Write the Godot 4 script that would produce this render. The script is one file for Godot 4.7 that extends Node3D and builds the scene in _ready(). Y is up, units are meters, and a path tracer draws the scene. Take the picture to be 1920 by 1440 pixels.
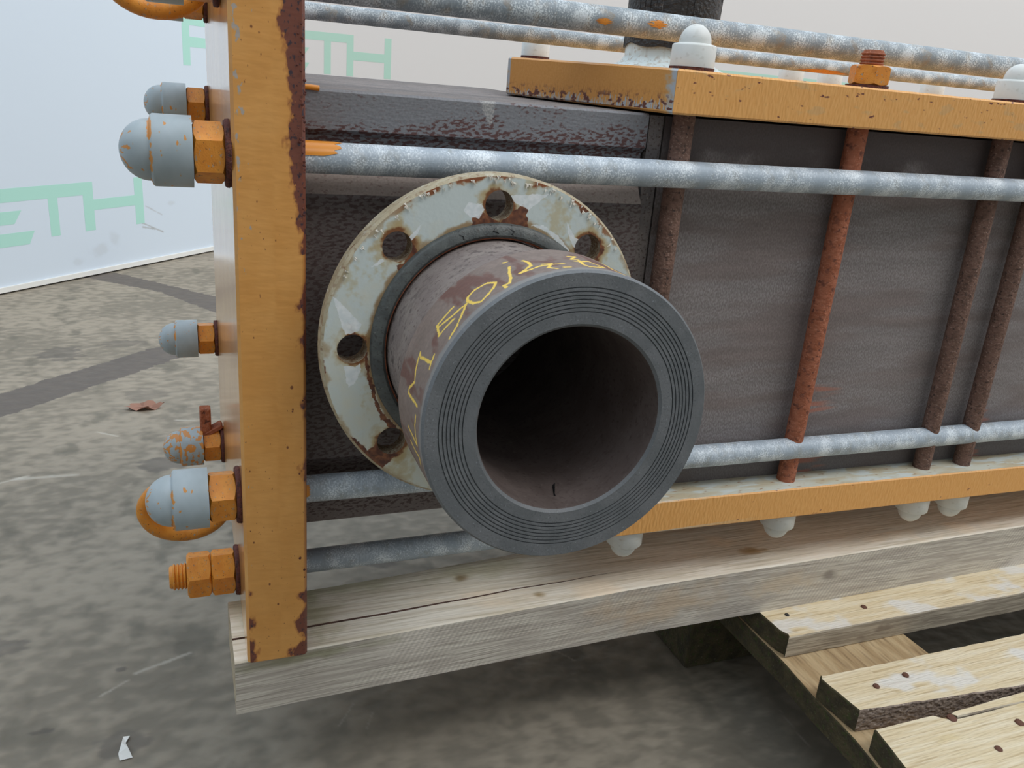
extends Node3D
# A graphite block heat exchanger lying on a timber and a pallet in front of white logo walls.
# Axis frame: x along the exchanger, z towards the viewer, y up from the nozzle axis; the floor lies Y0 below the axis.
const Y0 := 0.519
const RP := Vector3(0.5, 0.2065, -0.32)      # base point of the exchanger
const CY := -0.3125                           # underside of the end plate = top of the timber (axis frame)

class Geo:
	var st := SurfaceTool.new()
	var planar := false
	var o := Vector3.ZERO
	var uu := Vector3.RIGHT
	var vv := Vector3.DOWN
	func _init() -> void:
		st.begin(Mesh.PRIMITIVE_TRIANGLES)
	func map(origin: Vector3, u: Vector3, v: Vector3) -> Geo:
		planar = true
		o = origin
		uu = u
		vv = v
		return self
	func vert(p: Vector3, n: Vector3, uv: Vector2) -> void:
		if planar:
			uv = Vector2((p - o).dot(uu), (p - o).dot(vv))
		st.set_normal(n.normalized())
		st.set_uv(uv)
		st.add_vertex(p)
	func tri(a: Vector3, b: Vector3, c: Vector3, na: Vector3, nb: Vector3, nc: Vector3, ua := Vector2.ZERO, ub := Vector2.ZERO, uc := Vector2.ZERO) -> void:
		vert(a, na, ua)
		if (b - a).cross(c - a).dot(na + nb + nc) > 0.0:
			vert(c, nc, uc)
			vert(b, nb, ub)
		else:
			vert(b, nb, ub)
			vert(c, nc, uc)
	func flat(a: Vector3, b: Vector3, c: Vector3, n: Vector3, ua := Vector2.ZERO, ub := Vector2.ZERO, uc := Vector2.ZERO) -> void:
		tri(a, b, c, n, n, n, ua, ub, uc)
	func quad(a: Vector3, b: Vector3, c: Vector3, d: Vector3, n: Vector3) -> void:
		flat(a, b, c, n)
		flat(a, c, d, n)
	func quadn(a: Vector3, b: Vector3, c: Vector3, d: Vector3, out: Vector3) -> void:
		var n := (c - a).cross(d - b)
		if n.dot(out) < 0.0:
			n = -n
		quad(a, b, c, d, n)

# ---------------------------------------------------------------- naming and parenting
var used := {}

func numbered(parent: Node, called: String) -> String:
	var key := str(parent.get_instance_id()) + called
	var k: int = used.get(key, 0)
	used[key] = k + 1
	return called if k == 0 else "%s_%03d" % [called, k]

func thing(called: String, label: String, category: String, at := Vector3.ZERO) -> Node3D:
	var n := Node3D.new()
	n.name = numbered(self, called)
	add_child(n, true)
	n.position = at
	n.set_meta("label", label)
	n.set_meta("category", category)
	return n

func mesh_of(list: Array) -> ArrayMesh:
	var m := ArrayMesh.new()
	for e in list:
		var g: Geo = e[0]
		g.st.generate_tangents()
		g.st.commit(m)
		m.surface_set_material(m.get_surface_count() - 1, e[1])
	return m

func put(parent: Node, called: String, mesh: Mesh, label := "", xf := Transform3D.IDENTITY) -> MeshInstance3D:
	var n := MeshInstance3D.new()
	n.mesh = mesh
	n.name = numbered(parent, called)
	n.transform = xf
	parent.add_child(n, true)
	if label:
		n.set_meta("label", label)
	return n

func structure(called: String, mesh: Mesh, label: String) -> MeshInstance3D:
	var n := put(self, called, mesh, label)
	n.set_meta("kind", "structure")
	return n

var EX: Node3D
func xpart(called: String, list: Array, label := "") -> MeshInstance3D:      # a part of the exchanger, vertices in world space
	return put(EX, called, mesh_of(list), label, Transform3D(Basis.IDENTITY, -RP))

func P(x: float, y: float, z: float) -> Vector3:
	return Vector3(x, y + Y0, z)

# ---------------------------------------------------------------- shape builders
func ccw(poly: PackedVector2Array) -> PackedVector2Array:
	var a := 0.0
	for i in poly.size():
		a += poly[i].cross(poly[(i + 1) % poly.size()])
	var r := poly.duplicate()
	if a < 0.0:
		r.reverse()
	return r

func inset(poly: PackedVector2Array, d: float) -> PackedVector2Array:
	var r := PackedVector2Array()
	var n := poly.size()
	for i in n:
		var e0 := (poly[i] - poly[(i + n - 1) % n]).normalized()
		var e1 := (poly[(i + 1) % n] - poly[i]).normalized()
		var n0 := Vector2(e0.y, -e0.x)
		var n1 := Vector2(e1.y, -e1.x)
		r.append(poly[i] - (n0 + n1) * d / maxf(1.0 + n0.dot(n1), 0.3))
	return r

# polygon in local (x, z), extruded along local y from y0 to y1, edges chamfered; pick(normal) chooses the surface
func prism(gs: Array, poly0: PackedVector2Array, y0: float, y1: float, bev: float, xf: Transform3D, pick: Callable) -> void:
	var poly := ccw(poly0)
	var ins := inset(poly, bev)
	var n := poly.size()
	for top in [true, false]:
		var yc: float = y1 if top else y0
		var nn: Vector3 = xf.basis * (Vector3.UP if top else Vector3.DOWN)
		var g: Geo = gs[pick.call(nn)]
		var ids := Geometry2D.triangulate_polygon(ins)
		for k in range(0, ids.size(), 3):
			var t := []
			for q in 3:
				var p2 := ins[ids[k + q]]
				t.append(xf * Vector3(p2.x, yc, p2.y))
			g.flat(t[0], t[1], t[2], nn)
	for i in n:
		var j := (i + 1) % n
		var e := (poly[j] - poly[i]).normalized()
		var on: Vector3 = xf.basis * Vector3(e.y, 0, -e.x)
		var g: Geo = gs[pick.call(on)]
		var a := xf * Vector3(poly[i].x, y0 + bev, poly[i].y)
		var b := xf * Vector3(poly[j].x, y0 + bev, poly[j].y)
		var c := xf * Vector3(poly[j].x, y1 - bev, poly[j].y)
		var d := xf * Vector3(poly[i].x, y1 - bev, poly[i].y)
		g.quad(a, b, c, d, on)
		if bev > 0.0:
			var up: Vector3 = xf.basis * Vector3.UP
			g.quadn(d, c, xf * Vector3(ins[j].x, y1, ins[j].y), xf * Vector3(ins[i].x, y1, ins[i].y), on + up)
			g.quadn(a, b, xf * Vector3(ins[j].x, y0, ins[j].y), xf * Vector3(ins[i].x, y0, ins[i].y), on - up)

func rect(x0: float, z0: float, x1: float, z1: float, cut := 0.0) -> PackedVector2Array:
	if cut <= 0.0:
		return PackedVector2Array([Vector2(x0, z0), Vector2(x1, z0), Vector2(x1, z1), Vector2(x0, z1)])
	return PackedVector2Array([Vector2(x0 + cut, z0), Vector2(x1 - cut, z0), Vector2(x1, z0 + cut), Vector2(x1, z1 - cut), Vector2(x1 - cut, z1), Vector2(x0 + cut, z1), Vector2(x0, z1 - cut), Vector2(x0, z0 + cut)])

func zero(_n: Vector3) -> int:
	return 0

# profile points (radius, along), surface on the right-hand side of travel along +a; about local z
func lathe(g: Geo, prof: PackedVector2Array, seg: int, xf: Transform3D, v0 := 0.0, v1 := 1.0, wob := 0.0) -> void:
	var ns := []
	for i in prof.size() - 1:
		var d := (prof[i + 1] - prof[i]).normalized()
		ns.append(Vector2(d.y, -d.x))
	for i in prof.size() - 1:
		var n0: Vector2 = ns[i]
		var n1: Vector2 = ns[i]
		if i > 0 and ns[i].dot(ns[i - 1]) > 0.75:
			n0 = (ns[i] + ns[i - 1]).normalized()
		if i < ns.size() - 1 and ns[i].dot(ns[i + 1]) > 0.75:
			n1 = (ns[i] + ns[i + 1]).normalized()
		for k in seg:
			var t0 := TAU * k / seg
			var t1 := TAU * (k + 1) / seg
			var c0 := Vector2(cos(t0), sin(t0))
			var c1 := Vector2(cos(t1), sin(t1))
			var w0 := 1.0 + wob * (sin(t0 * 5.0 + i) + sin(t0 * 11.0 + 2.0 * i))
			var w1 := 1.0 + wob * (sin(t1 * 5.0 + i) + sin(t1 * 11.0 + 2.0 * i))
			var a := prof[i]
			var b := prof[i + 1]
			var va := (a.y - v0) / (v1 - v0)
			var vb := (b.y - v0) / (v1 - v0)
			var p := [Vector3(a.x * c0.x * w0, a.x * c0.y * w0, a.y), Vector3(a.x * c1.x * w1, a.x * c1.y * w1, a.y), Vector3(b.x * c1.x * w1, b.x * c1.y * w1, b.y), Vector3(b.x * c0.x * w0, b.x * c0.y * w0, b.y)]
			var m := [Vector3(n0.x * c0.x, n0.x * c0.y, n0.y), Vector3(n0.x * c1.x, n0.x * c1.y, n0.y), Vector3(n1.x * c1.x, n1.x * c1.y, n1.y), Vector3(n1.x * c0.x, n1.x * c0.y, n1.y)]
			for q in 4:
				p[q] = xf * p[q]
				m[q] = xf.basis * m[q]
			var u0 := float(k) / seg
			var u1 := float(k + 1) / seg
			if a.x > 1e-6:
				g.tri(p[0], p[1], p[2], m[0], m[1], m[2], Vector2(u0, va), Vector2(u1, va), Vector2(u1, vb))
			if b.x > 1e-6:
				g.tri(p[0], p[2], p[3], m[0], m[2], m[3], Vector2(u0, va), Vector2(u1, vb), Vector2(u0, vb))

func hex_nut(g: Geo, af: float, h: float, bore: float, xf: Transform3D) -> void:
	var seg := 48
	var r0 := af * 0.5 * 0.97
	for k in seg:
		var pts := []
		for q in 2:
			var t := TAU * (k + q) / seg
			var f := fposmod(t, PI / 3.0) - PI / 6.0
			var rh := af * 0.5 / cos(f)
			var c := (rh - r0) * 0.6
			pts.append([Vector3(cos(t), sin(t), 0), rh, c])
		var mid := TAU * (k + 0.5) / seg
		var fa := floorf(mid / (PI / 3.0)) * PI / 3.0 + PI / 6.0
		var fn: Vector3 = xf.basis * Vector3(cos(fa), sin(fa), 0)
		var a: Vector3 = pts[0][0]
		var b: Vector3 = pts[1][0]
		var z := Vector3(0, 0, 1)
		var al: Vector3 = xf * (a * pts[0][1] + z * pts[0][2])
		var bl: Vector3 = xf * (b * pts[1][1] + z * pts[1][2])
		var ah: Vector3 = xf * (a * pts[0][1] + z * (h - pts[0][2]))
		var bh: Vector3 = xf * (b * pts[1][1] + z * (h - pts[1][2]))
		g.quad(al, bl, bh, ah, fn)
		var ra: Vector3 = xf.basis * (a + b)
		var zz: Vector3 = xf.basis * z
		g.quadn(ah, bh, xf * (b * r0 + z * h), xf * (a * r0 + z * h), ra + zz)
		g.quadn(al, bl, xf * (b * r0), xf * (a * r0), ra - zz)
		g.quad(xf * (a * r0 + z * h), xf * (b * r0 + z * h), xf * (b * bore + z * h), xf * (a * bore + z * h), zz)

func thread(r: float, a0: float, a1: float, pitch: float) -> PackedVector2Array:
	var p := PackedVector2Array([Vector2(r * 0.9, a0)])
	var n := int((a1 - a0 - 0.002) / pitch)
	for i in n:
		var s := a0 + i * pitch
		p.append(Vector2(r * 0.88, s + pitch * 0.05))
		p.append(Vector2(r, s + pitch * 0.4))
		p.append(Vector2(r, s + pitch * 0.6))
		p.append(Vector2(r * 0.88, s + pitch * 0.95))
	p.append(Vector2(r * 0.86, a1 - 0.0012))
	p.append(Vector2(r * 0.78, a1))
	p.append(Vector2(0, a1))
	return p

func along(dir: Vector3, at: Vector3, roll := 0.0) -> Transform3D:     # local z turned to dir
	var z := dir.normalized()
	var x := (Vector3.UP if absf(z.y) < 0.9 else Vector3.RIGHT).cross(z).normalized()
	var b := Basis(x, z.cross(x), z)
	return Transform3D(b * Basis(Vector3(0, 0, 1), roll), at)

# an open or closed sweep of a round bar along points
func sweep(g: Geo, pts: Array, r: float, seg: int, closed: bool) -> void:
	var n := pts.size()
	var rings := []
	for i in n:
		var pa: Vector3 = pts[(i + n - 1) % n] if closed or i > 0 else pts[i]
		var pb: Vector3 = pts[(i + 1) % n] if closed or i < n - 1 else pts[i]
		var t := (pb - pa).normalized()
		var s := Vector3(0, 0, 1)
		if absf(t.z) > 0.95:
			s = Vector3.UP
		var x := s.cross(t).normalized()
		var y := t.cross(x)
		var ring := []
		for k in seg:
			var an := TAU * k / seg
			ring.append([x * cos(an) + y * sin(an), pts[i]])
		rings.append(ring)
	for i in (n if closed else n - 1):
		var j := (i + 1) % n
		for k in seg:
			var l := (k + 1) % seg
			var q := [rings[i][k], rings[i][l], rings[j][l], rings[j][k]]
			var v := []
			for e in q:
				v.append(e[1] + e[0] * r)
			g.tri(v[0], v[1], v[2], q[0][0], q[1][0], q[2][0])
			g.tri(v[0], v[2], v[3], q[0][0], q[2][0], q[3][0])

# ---------------------------------------------------------------- textures
func lay(sd: int, w: int, h: int, cycles: float, octaves := 4, sx := 1.0, sy := 1.0) -> PackedByteArray:
	var n := FastNoiseLite.new()
	n.seed = sd
	n.noise_type = FastNoiseLite.TYPE_SIMPLEX_SMOOTH
	n.fractal_octaves = octaves
	var w1 := maxi(8, int(w / sx))
	var h1 := maxi(8, int(h / sy))
	n.frequency = cycles / float(maxi(w1, h1))
	var im := n.get_seamless_image(w1, h1)
	if w1 != w or h1 != h:
		im.resize(w, h, Image.INTERPOLATE_CUBIC)
	im.convert(Image.FORMAT_L8)
	return im.get_data()

func to_tex(d: PackedByteArray, w: int, h: int) -> ImageTexture:
	return ImageTexture.create_from_image(Image.create_from_data(w, h, false, Image.FORMAT_RGB8, d))

func normal_tex(layer: PackedByteArray, w: int, h: int, strength: float) -> ImageTexture:
	var im := Image.create_from_data(w, h, false, Image.FORMAT_L8, layer)
	im.convert(Image.FORMAT_RGBA8)
	im.bump_map_to_normal_map(strength)
	return ImageTexture.create_from_image(im)

func rgb(r: float, g: float, b: float) -> Color:
	return Color(r / 255.0, g / 255.0, b / 255.0)

# two tones mixed by a broad layer, a third where a fine layer is high, a fourth where another is low
func tones(sd: int, w: int, h: int, a: Color, b: Color, c: Color, e: Color, cyc: Array, thr: Array, stretch := Vector2.ONE) -> PackedByteArray:
	var n1 := lay(sd, w, h, cyc[0], 4, stretch.x, stretch.y)
	var n2 := lay(sd + 1, w, h, cyc[1], 3, stretch.x, stretch.y)
	var n3 := lay(sd + 2, w, h, cyc[2], 4, stretch.x, stretch.y)
	var d := PackedByteArray()
	d.resize(w * h * 3)
	for i in w * h:
		var col := a.lerp(b, smoothstep(60.0, 195.0, float(n1[i])))
		col = col.lerp(c, smoothstep(thr[0], thr[0] + thr[2], float(n2[i])))
		col = col.lerp(e, smoothstep(thr[1], thr[1] + thr[2], float(n3[i])))
		d[i * 3] = int(col.r * 255.0)
		d[i * 3 + 1] = int(col.g * 255.0)
		d[i * 3 + 2] = int(col.b * 255.0)
	return d

func zinc(sd: int, a: Color, b: Color, fleck: Color, stain: Color) -> ImageTexture:
	var n1 := lay(sd, 512, 512, 5.0, 4)
	var n2 := lay(sd + 1, 512, 512, 90.0, 3)
	var n3 := lay(sd + 2, 512, 512, 9.0, 4)
	var d := PackedByteArray()
	d.resize(512 * 512 * 3)
	for k in 512 * 512:
		var col := a.lerp(b, smoothstep(80.0, 180.0, 0.6 * n1[k] + 0.4 * n2[k]))
		col = col.lerp(stain, 0.6 * smoothstep(160.0, 215.0, float(n3[k])))
		col = col.lerp(fleck, 0.85 * smoothstep(136.0, 186.0, n2[k] + (n1[k] - 127) * 0.9))
		d[k * 3] = int(col.r * 255.0)
		d[k * 3 + 1] = int(col.g * 255.0)
		d[k * 3 + 2] = int(col.b * 255.0)
	return to_tex(d, 512, 512)

func disc(d: PackedByteArray, w: int, h: int, x: float, y: float, rx: float, ry: float, c: Color, al: float, rag: PackedByteArray, edge := 0.8) -> PackedByteArray:
	for j in range(maxi(0, int(y - ry * 1.5)), mini(h, int(y + ry * 1.5) + 1)):
		for i in range(maxi(0, int(x - rx * 1.5)), mini(w, int(x + rx * 1.5) + 1)):
			var q := Vector2((i - x) / rx, (j - y) / ry).length() + (rag[j * w + i] - 127) / 255.0 * 0.9
			var t := (1.0 - smoothstep(edge, 1.05, q)) * al
			if t > 0.0:
				var k := (j * w + i) * 3
				d[k] = int(lerpf(d[k], c.r * 255.0, t))
				d[k + 1] = int(lerpf(d[k + 1], c.g * 255.0, t))
				d[k + 2] = int(lerpf(d[k + 2], c.b * 255.0, t))
	return d

# a filled polygon (pixels), its outline frayed by a layer
func blot(d: PackedByteArray, w: int, h: int, poly: PackedVector2Array, c: Color, c2: Color, al: float, rag: PackedByteArray, fray: float) -> PackedByteArray:
	var lo := poly[0]
	var hi := poly[0]
	for p in poly:
		lo = lo.min(p)
		hi = hi.max(p)
	for j in range(maxi(0, int(lo.y - fray)), mini(h, int(hi.y + fray) + 1)):
		for i in range(maxi(0, int(lo.x - fray)), mini(w, int(hi.x + fray) + 1)):
			var n := rag[j * w + i] / 255.0 - 0.5
			var n2 := rag[(j * w + i + 977) % (w * h)] / 255.0 - 0.5
			if Geometry2D.is_point_in_polygon(Vector2(i + n * fray * 2.0, j + n2 * fray * 2.0), poly):
				var k := (j * w + i) * 3
				var q := c.lerp(c2, clampf(n * 2.2 + 0.5, 0.0, 1.0))
				d[k] = int(lerpf(d[k], q.r * 255.0, al))
				d[k + 1] = int(lerpf(d[k + 1], q.g * 255.0, al))
				d[k + 2] = int(lerpf(d[k + 2], q.b * 255.0, al))
	return d

func stroke(d: PackedByteArray, w: int, h: int, a: Vector2, b: Vector2, r: float, c: Color, al: float, rag: PackedByteArray) -> PackedByteArray:
	var n := maxi(1, int(a.distance_to(b) / maxf(r * 0.5, 0.5)))
	for k in n + 1:
		var p := a.lerp(b, float(k) / n)
		d = disc(d, w, h, p.x, p.y, r, r, c, al, rag)
	return d

func wood(sd: int, w: int, h: int, a: Color, b: Color, dark: Color, patch: Color, rows: float, patch_at: float, saw := 0.0) -> PackedByteArray:
	var n1 := lay(sd, w, h, rows, 4, 14.0, 1.0)
	var n2 := lay(sd + 1, w, h, 5.0, 4, 2.0, 1.0)
	var n3 := lay(sd + 2, w, h, rows * 2.0, 2, 30.0, 1.0)
	var d := PackedByteArray()
	d.resize(w * h * 3)
	for j in h:
		for i in w:
			var k := j * w + i
			var col := a.lerp(b, smoothstep(70.0, 190.0, float(n1[k])))
			col = col.lerp(dark, 0.6 * smoothstep(165.0, 215.0, float(n3[k])))
			col = col.lerp(patch, 0.8 * smoothstep(patch_at, patch_at + 60.0, float(n2[k])))
			if saw > 0.0:
				col = col * (1.0 + saw * sin(i * 0.9 + j * 0.45) * smoothstep(90.0, 170.0, float(n2[(k + 5003) % (w * h)])))
			d[k * 3] = clampi(int(col.r * 255.0), 0, 255)
			d[k * 3 + 1] = clampi(int(col.g * 255.0), 0, 255)
			d[k * 3 + 2] = clampi(int(col.b * 255.0), 0, 255)
	return d

func mat(t: Texture2D, rough: float, tri := 0.0, metal := 0.0) -> StandardMaterial3D:
	var m := StandardMaterial3D.new()
	m.albedo_texture = t
	m.roughness = rough
	m.metallic = metal
	if tri > 0.0:
		m.uv1_triplanar = true
		m.uv1_scale = Vector3.ONE * tri
	return m

func bump(m: StandardMaterial3D, t: Texture2D, s := 1.0) -> StandardMaterial3D:
	m.normal_enabled = true
	m.normal_texture = t
	m.normal_scale = s
	return m

func plain(c: Color, rough: float) -> StandardMaterial3D:
	var m := StandardMaterial3D.new()
	m.albedo_color = c
	m.roughness = rough
	return m

var M := {}

func make_materials() -> void:
	# ---- paint, zinc, rust, graphite: tiles laid by three planes
	var brush := lay(5, 512, 512, 60.0, 3, 9.0, 1.0)
	var brush_n := normal_tex(brush, 512, 512, 2.2)
	var grit := lay(6, 512, 512, 60.0, 4)
	var grit_n := normal_tex(grit, 512, 512, 2.5)
	var lumps := lay(7, 512, 512, 26.0, 4)
	var lumps_n := normal_tex(lumps, 512, 512, 5.0)
	M.orange = bump(mat(to_tex(tones(11, 512, 512, rgb(213, 150, 74), rgb(224, 165, 90), rgb(135, 89, 53), rgb(174, 161, 153), [5.0, 46.0, 14.0], [222.0, 216.0, 12.0]), 512, 512), 0.3, 2.2), brush_n, 0.25)
	M.orange.clearcoat_enabled = true
	M.orange.clearcoat = 0.9
	M.orange.clearcoat_roughness = 0.12
	M.nut_orange = bump(mat(to_tex(tones(13, 512, 512, rgb(215, 135, 43), rgb(227, 152, 57), rgb(118, 66, 38), rgb(158, 154, 147), [6.0, 22.0, 16.0], [208.0, 196.0, 10.0]), 512, 512), 0.42, 9.0), grit_n, 0.35)
	M.zinc = bump(mat(zinc(17, rgb(166, 179, 191), rgb(191, 202, 211), rgb(240, 248, 254), rgb(154, 158, 158)), 0.55, 5.0, 0.08), grit_n, 0.2)
	M.zinc_dull = bump(mat(zinc(19, rgb(139, 150, 158), rgb(166, 175, 181), rgb(229, 237, 241), rgb(158, 143, 124)), 0.6, 5.0, 0.08), grit_n, 0.2)
	M.rust = bump(mat(to_tex(tones(23, 512, 512, rgb(103, 78, 67), rgb(125, 96, 84), rgb(159, 134, 121), rgb(65, 51, 47), [9.0, 44.0, 24.0], [172.0, 172.0, 34.0]), 512, 512), 0.9, 7.0), lumps_n, 0.9)
	M.rust_red = bump(mat(to_tex(tones(27, 512, 512, rgb(152, 88, 61), rgb(171, 105, 78), rgb(188, 130, 105), rgb(105, 63, 51), [8.0, 40.0, 13.0], [172.0, 164.0, 34.0]), 512, 512), 0.88, 7.0), lumps_n, 0.8)
	M.rust_dark = bump(mat(to_tex(tones(31, 256, 256, rgb(82, 42, 36), rgb(104, 54, 44), rgb(44, 34, 38), rgb(140, 96, 80), [9.0, 20.0, 24.0], [170.0, 196.0, 26.0]), 256, 256), 0.8, 14.0), lumps_n, 1.0)
	M.graphite = bump(mat(to_tex(tones(37, 512, 512, rgb(109, 104, 103), rgb(127, 119, 115), rgb(84, 71, 66), rgb(142, 135, 131), [6.0, 70.0, 40.0], [158.0, 178.0, 40.0]), 512, 512), 0.66, 4.0), grit_n, 0.3)
	M.graphite_cut = bump(mat(to_tex(tones(41, 512, 512, rgb(103, 107, 110), rgb(114, 117, 120), rgb(85, 87, 90), rgb(145, 150, 155), [5.0, 90.0, 70.0], [176.0, 190.0, 40.0]), 512, 512), 0.5, 6.0), grit_n, 0.22)
	M.neck = bump(mat(to_tex(tones(43, 512, 512, rgb(124, 113, 109), rgb(140, 130, 124), rgb(94, 80, 76), rgb(83, 74, 72), [6.0, 40.0, 12.0], [170.0, 172.0, 40.0]), 512, 512), 0.7, 5.0), grit_n, 0.3)
	M.bore = mat(to_tex(tones(45, 256, 256, rgb(86, 74, 70), rgb(98, 86, 82), rgb(70, 58, 55), rgb(110, 100, 96), [6.0, 40.0, 30.0], [170.0, 190.0, 40.0]), 256, 256), 0.7, 5.0)
	M.rubber = bump(mat(to_tex(tones(47, 256, 256, rgb(70, 74, 74), rgb(88, 92, 90), rgb(56, 52, 48), rgb(150, 150, 142), [7.0, 30.0, 26.0], [178.0, 208.0, 22.0]), 256, 256), 0.45, 9.0), grit_n, 0.4)
	M.white_cap = mat(to_tex(tones(49, 256, 256, rgb(214, 217, 213), rgb(222, 224, 221), rgb(200, 200, 193), rgb(189, 173, 152), [4.0, 12.0, 9.0], [186.0, 210.0, 40.0]), 256, 256), 0.45, 8.0)
	M.tape = bump(mat(to_tex(tones(53, 256, 256, rgb(30, 31, 33), rgb(44, 45, 46), rgb(92, 92, 92), rgb(66, 62, 58), [7.0, 22.0, 16.0], [196.0, 196.0, 26.0]), 256, 256), 0.5, 6.0), lumps_n, 0.8)
	M.white_paint = mat(to_tex(tones(57, 256, 256, rgb(196, 208, 208), rgb(208, 218, 218), rgb(170, 160, 142), rgb(136, 104, 78), [6.0, 14.0, 16.0], [176.0, 196.0, 20.0]), 256, 256), 0.5, 7.0)
	M.flange_side = bump(mat(to_tex(tones(59, 256, 256, rgb(168, 154, 126), rgb(186, 176, 150), rgb(116, 78, 52), rgb(206, 204, 190), [8.0, 18.0, 12.0], [176.0, 182.0, 26.0]), 256, 256), 0.6, 8.0), lumps_n, 0.4)
	M.hole_rust = mat(to_tex(tones(61, 256, 256, rgb(150, 140, 118), rgb(128, 104, 78), rgb(96, 64, 46), rgb(172, 168, 152), [8.0, 18.0, 14.0], [160.0, 180.0, 26.0]), 256, 256), 0.8, 18.0)
	M.flake = plain(rgb(222, 216, 204), 0.55)
	M.drip = plain(rgb(226, 146, 44), 0.3)
	M.moss = bump(mat(to_tex(tones(63, 256, 256, rgb(63, 57, 42), rgb(84, 76, 53), rgb(70, 76, 42), rgb(122, 118, 101), [6.0, 16.0, 44.0], [170.0, 200.0, 24.0]), 256, 256), 0.95, 6.0), lumps_n, 0.8)
	M.endgrain = bump(mat(to_tex(tones(67, 256, 256, rgb(176, 160, 132), rgb(196, 182, 156), rgb(146, 126, 98), rgb(206, 198, 180), [6.0, 26.0, 20.0], [170.0, 180.0, 30.0]), 256, 256), 0.9, 8.0), grit_n, 0.6)
	M.nail = plain(rgb(104, 68, 54), 0.8)
	M.wall_cool_light = mat(scuffs(), 0.75)  # white panels with cool skylight put into the colour
	M.wall_warm_shade = plain(rgb(200, 198, 197), 0.75)  # white panels again, the dimmer warm light painted into the colour
	M.logo = plain(rgb(160, 206, 196), 0.6)
	M.logo_warm_shade = plain(rgb(162, 196, 182), 0.6)  # same logo green, tinted for the dimmer back wall light
	M.blocker_grey = plain(rgb(180, 178, 174), 0.9)  # grey of the added unseen wall, kept pale to bounce fill light
	M.trim = plain(rgb(214, 216, 214), 0.5)
	M.leaf = plain(rgb(144, 108, 92), 0.8)
	M.leaf.backlight_enabled = true
	M.leaf.backlight = rgb(60, 34, 24)
	M.paper = plain(rgb(226, 226, 222), 0.8)
	# ---- plastic cap with smears of orange paint at its shoulder: u round the cap, v along it
	for kind in 2:
		var w := 384
		var h := 192
		var n1 := lay(71 + kind, w, h, 11.0, 3)
		var n2 := lay(75 + kind, w, h, 5.0, 3)
		var d := PackedByteArray()
		d.resize(w * h * 3)
		var thr := 212.0 if kind == 0 else 150.0
		for j in h:
			var v := float(j) / h
			var near := exp(-pow((v - 0.575) / 0.03, 2.0)) * 92.0 + (exp(-pow((v - 1.0) / 0.12, 2.0)) * 40.0)
			for i in w:
				var k := j * w + i
				var col := rgb(156, 169, 175).lerp(rgb(171, 183, 189), n2[k] / 255.0)
				var s := smoothstep(thr, thr + 10.0, n1[k] + near)
				col = col.lerp(rgb(206, 138, 66), s)
				d[k * 3] = int(col.r * 255.0)
				d[k * 3 + 1] = int(col.g * 255.0)
				d[k * 3 + 2] = int(col.b * 255.0)
		M["cap%d" % kind] = mat(to_tex(d, w, h), 0.42)
	make_plate_front(brush_n)
	make_header()
	make_body()
	make_flange(lumps_n)
	make_collar()
	make_strips()
	make_woods()
	make_floor()

# the white panel, bluish skylight mixed into its colour, with faint scuffs near the logo: one tile is 1.4 m of wall
func scuffs() -> ImageTexture:
	var w := 512
	var n := lay(90, w, w, 24.0, 4)
	var d := PackedByteArray()
	d.resize(w * w * 3)
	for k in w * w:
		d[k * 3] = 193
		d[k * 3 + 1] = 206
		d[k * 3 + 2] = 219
	var c := rgb(150, 152, 152)
	for q in [[0.600, 0.160, 0.006, 0.006, 0.8], [0.40, 0.09, 0.05, 0.025, 0.16], [0.47, 0.12, 0.03, 0.03, 0.14], [0.72, 0.30, 0.02, 0.012, 0.25], [0.53, 0.40, 0.006, 0.006, 0.5], [0.30, 0.06, 0.03, 0.015, 0.12], [0.75, 0.22, 0.03, 0.01, 0.15]]:
		d = disc(d, w, w, q[0] / 1.4 * w, w - q[1] / 1.4 * w, q[2] / 1.4 * w, q[3] / 1.4 * w, c, q[4], n, 0.3)
	for q in [[0.600, 0.160, 0.70, 0.115, 0.25], [0.60, 0.145, 0.66, 0.13, 0.2], [0.62, 0.22, 0.70, 0.18, 0.12]]:
		d = stroke(d, w, w, Vector2(q[0] / 1.4 * w, w - q[1] / 1.4 * w), Vector2(q[2] / 1.4 * w, w - q[3] / 1.4 * w), 1.2, c, q[4], n)
	return to_tex(d, w, w)

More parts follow.
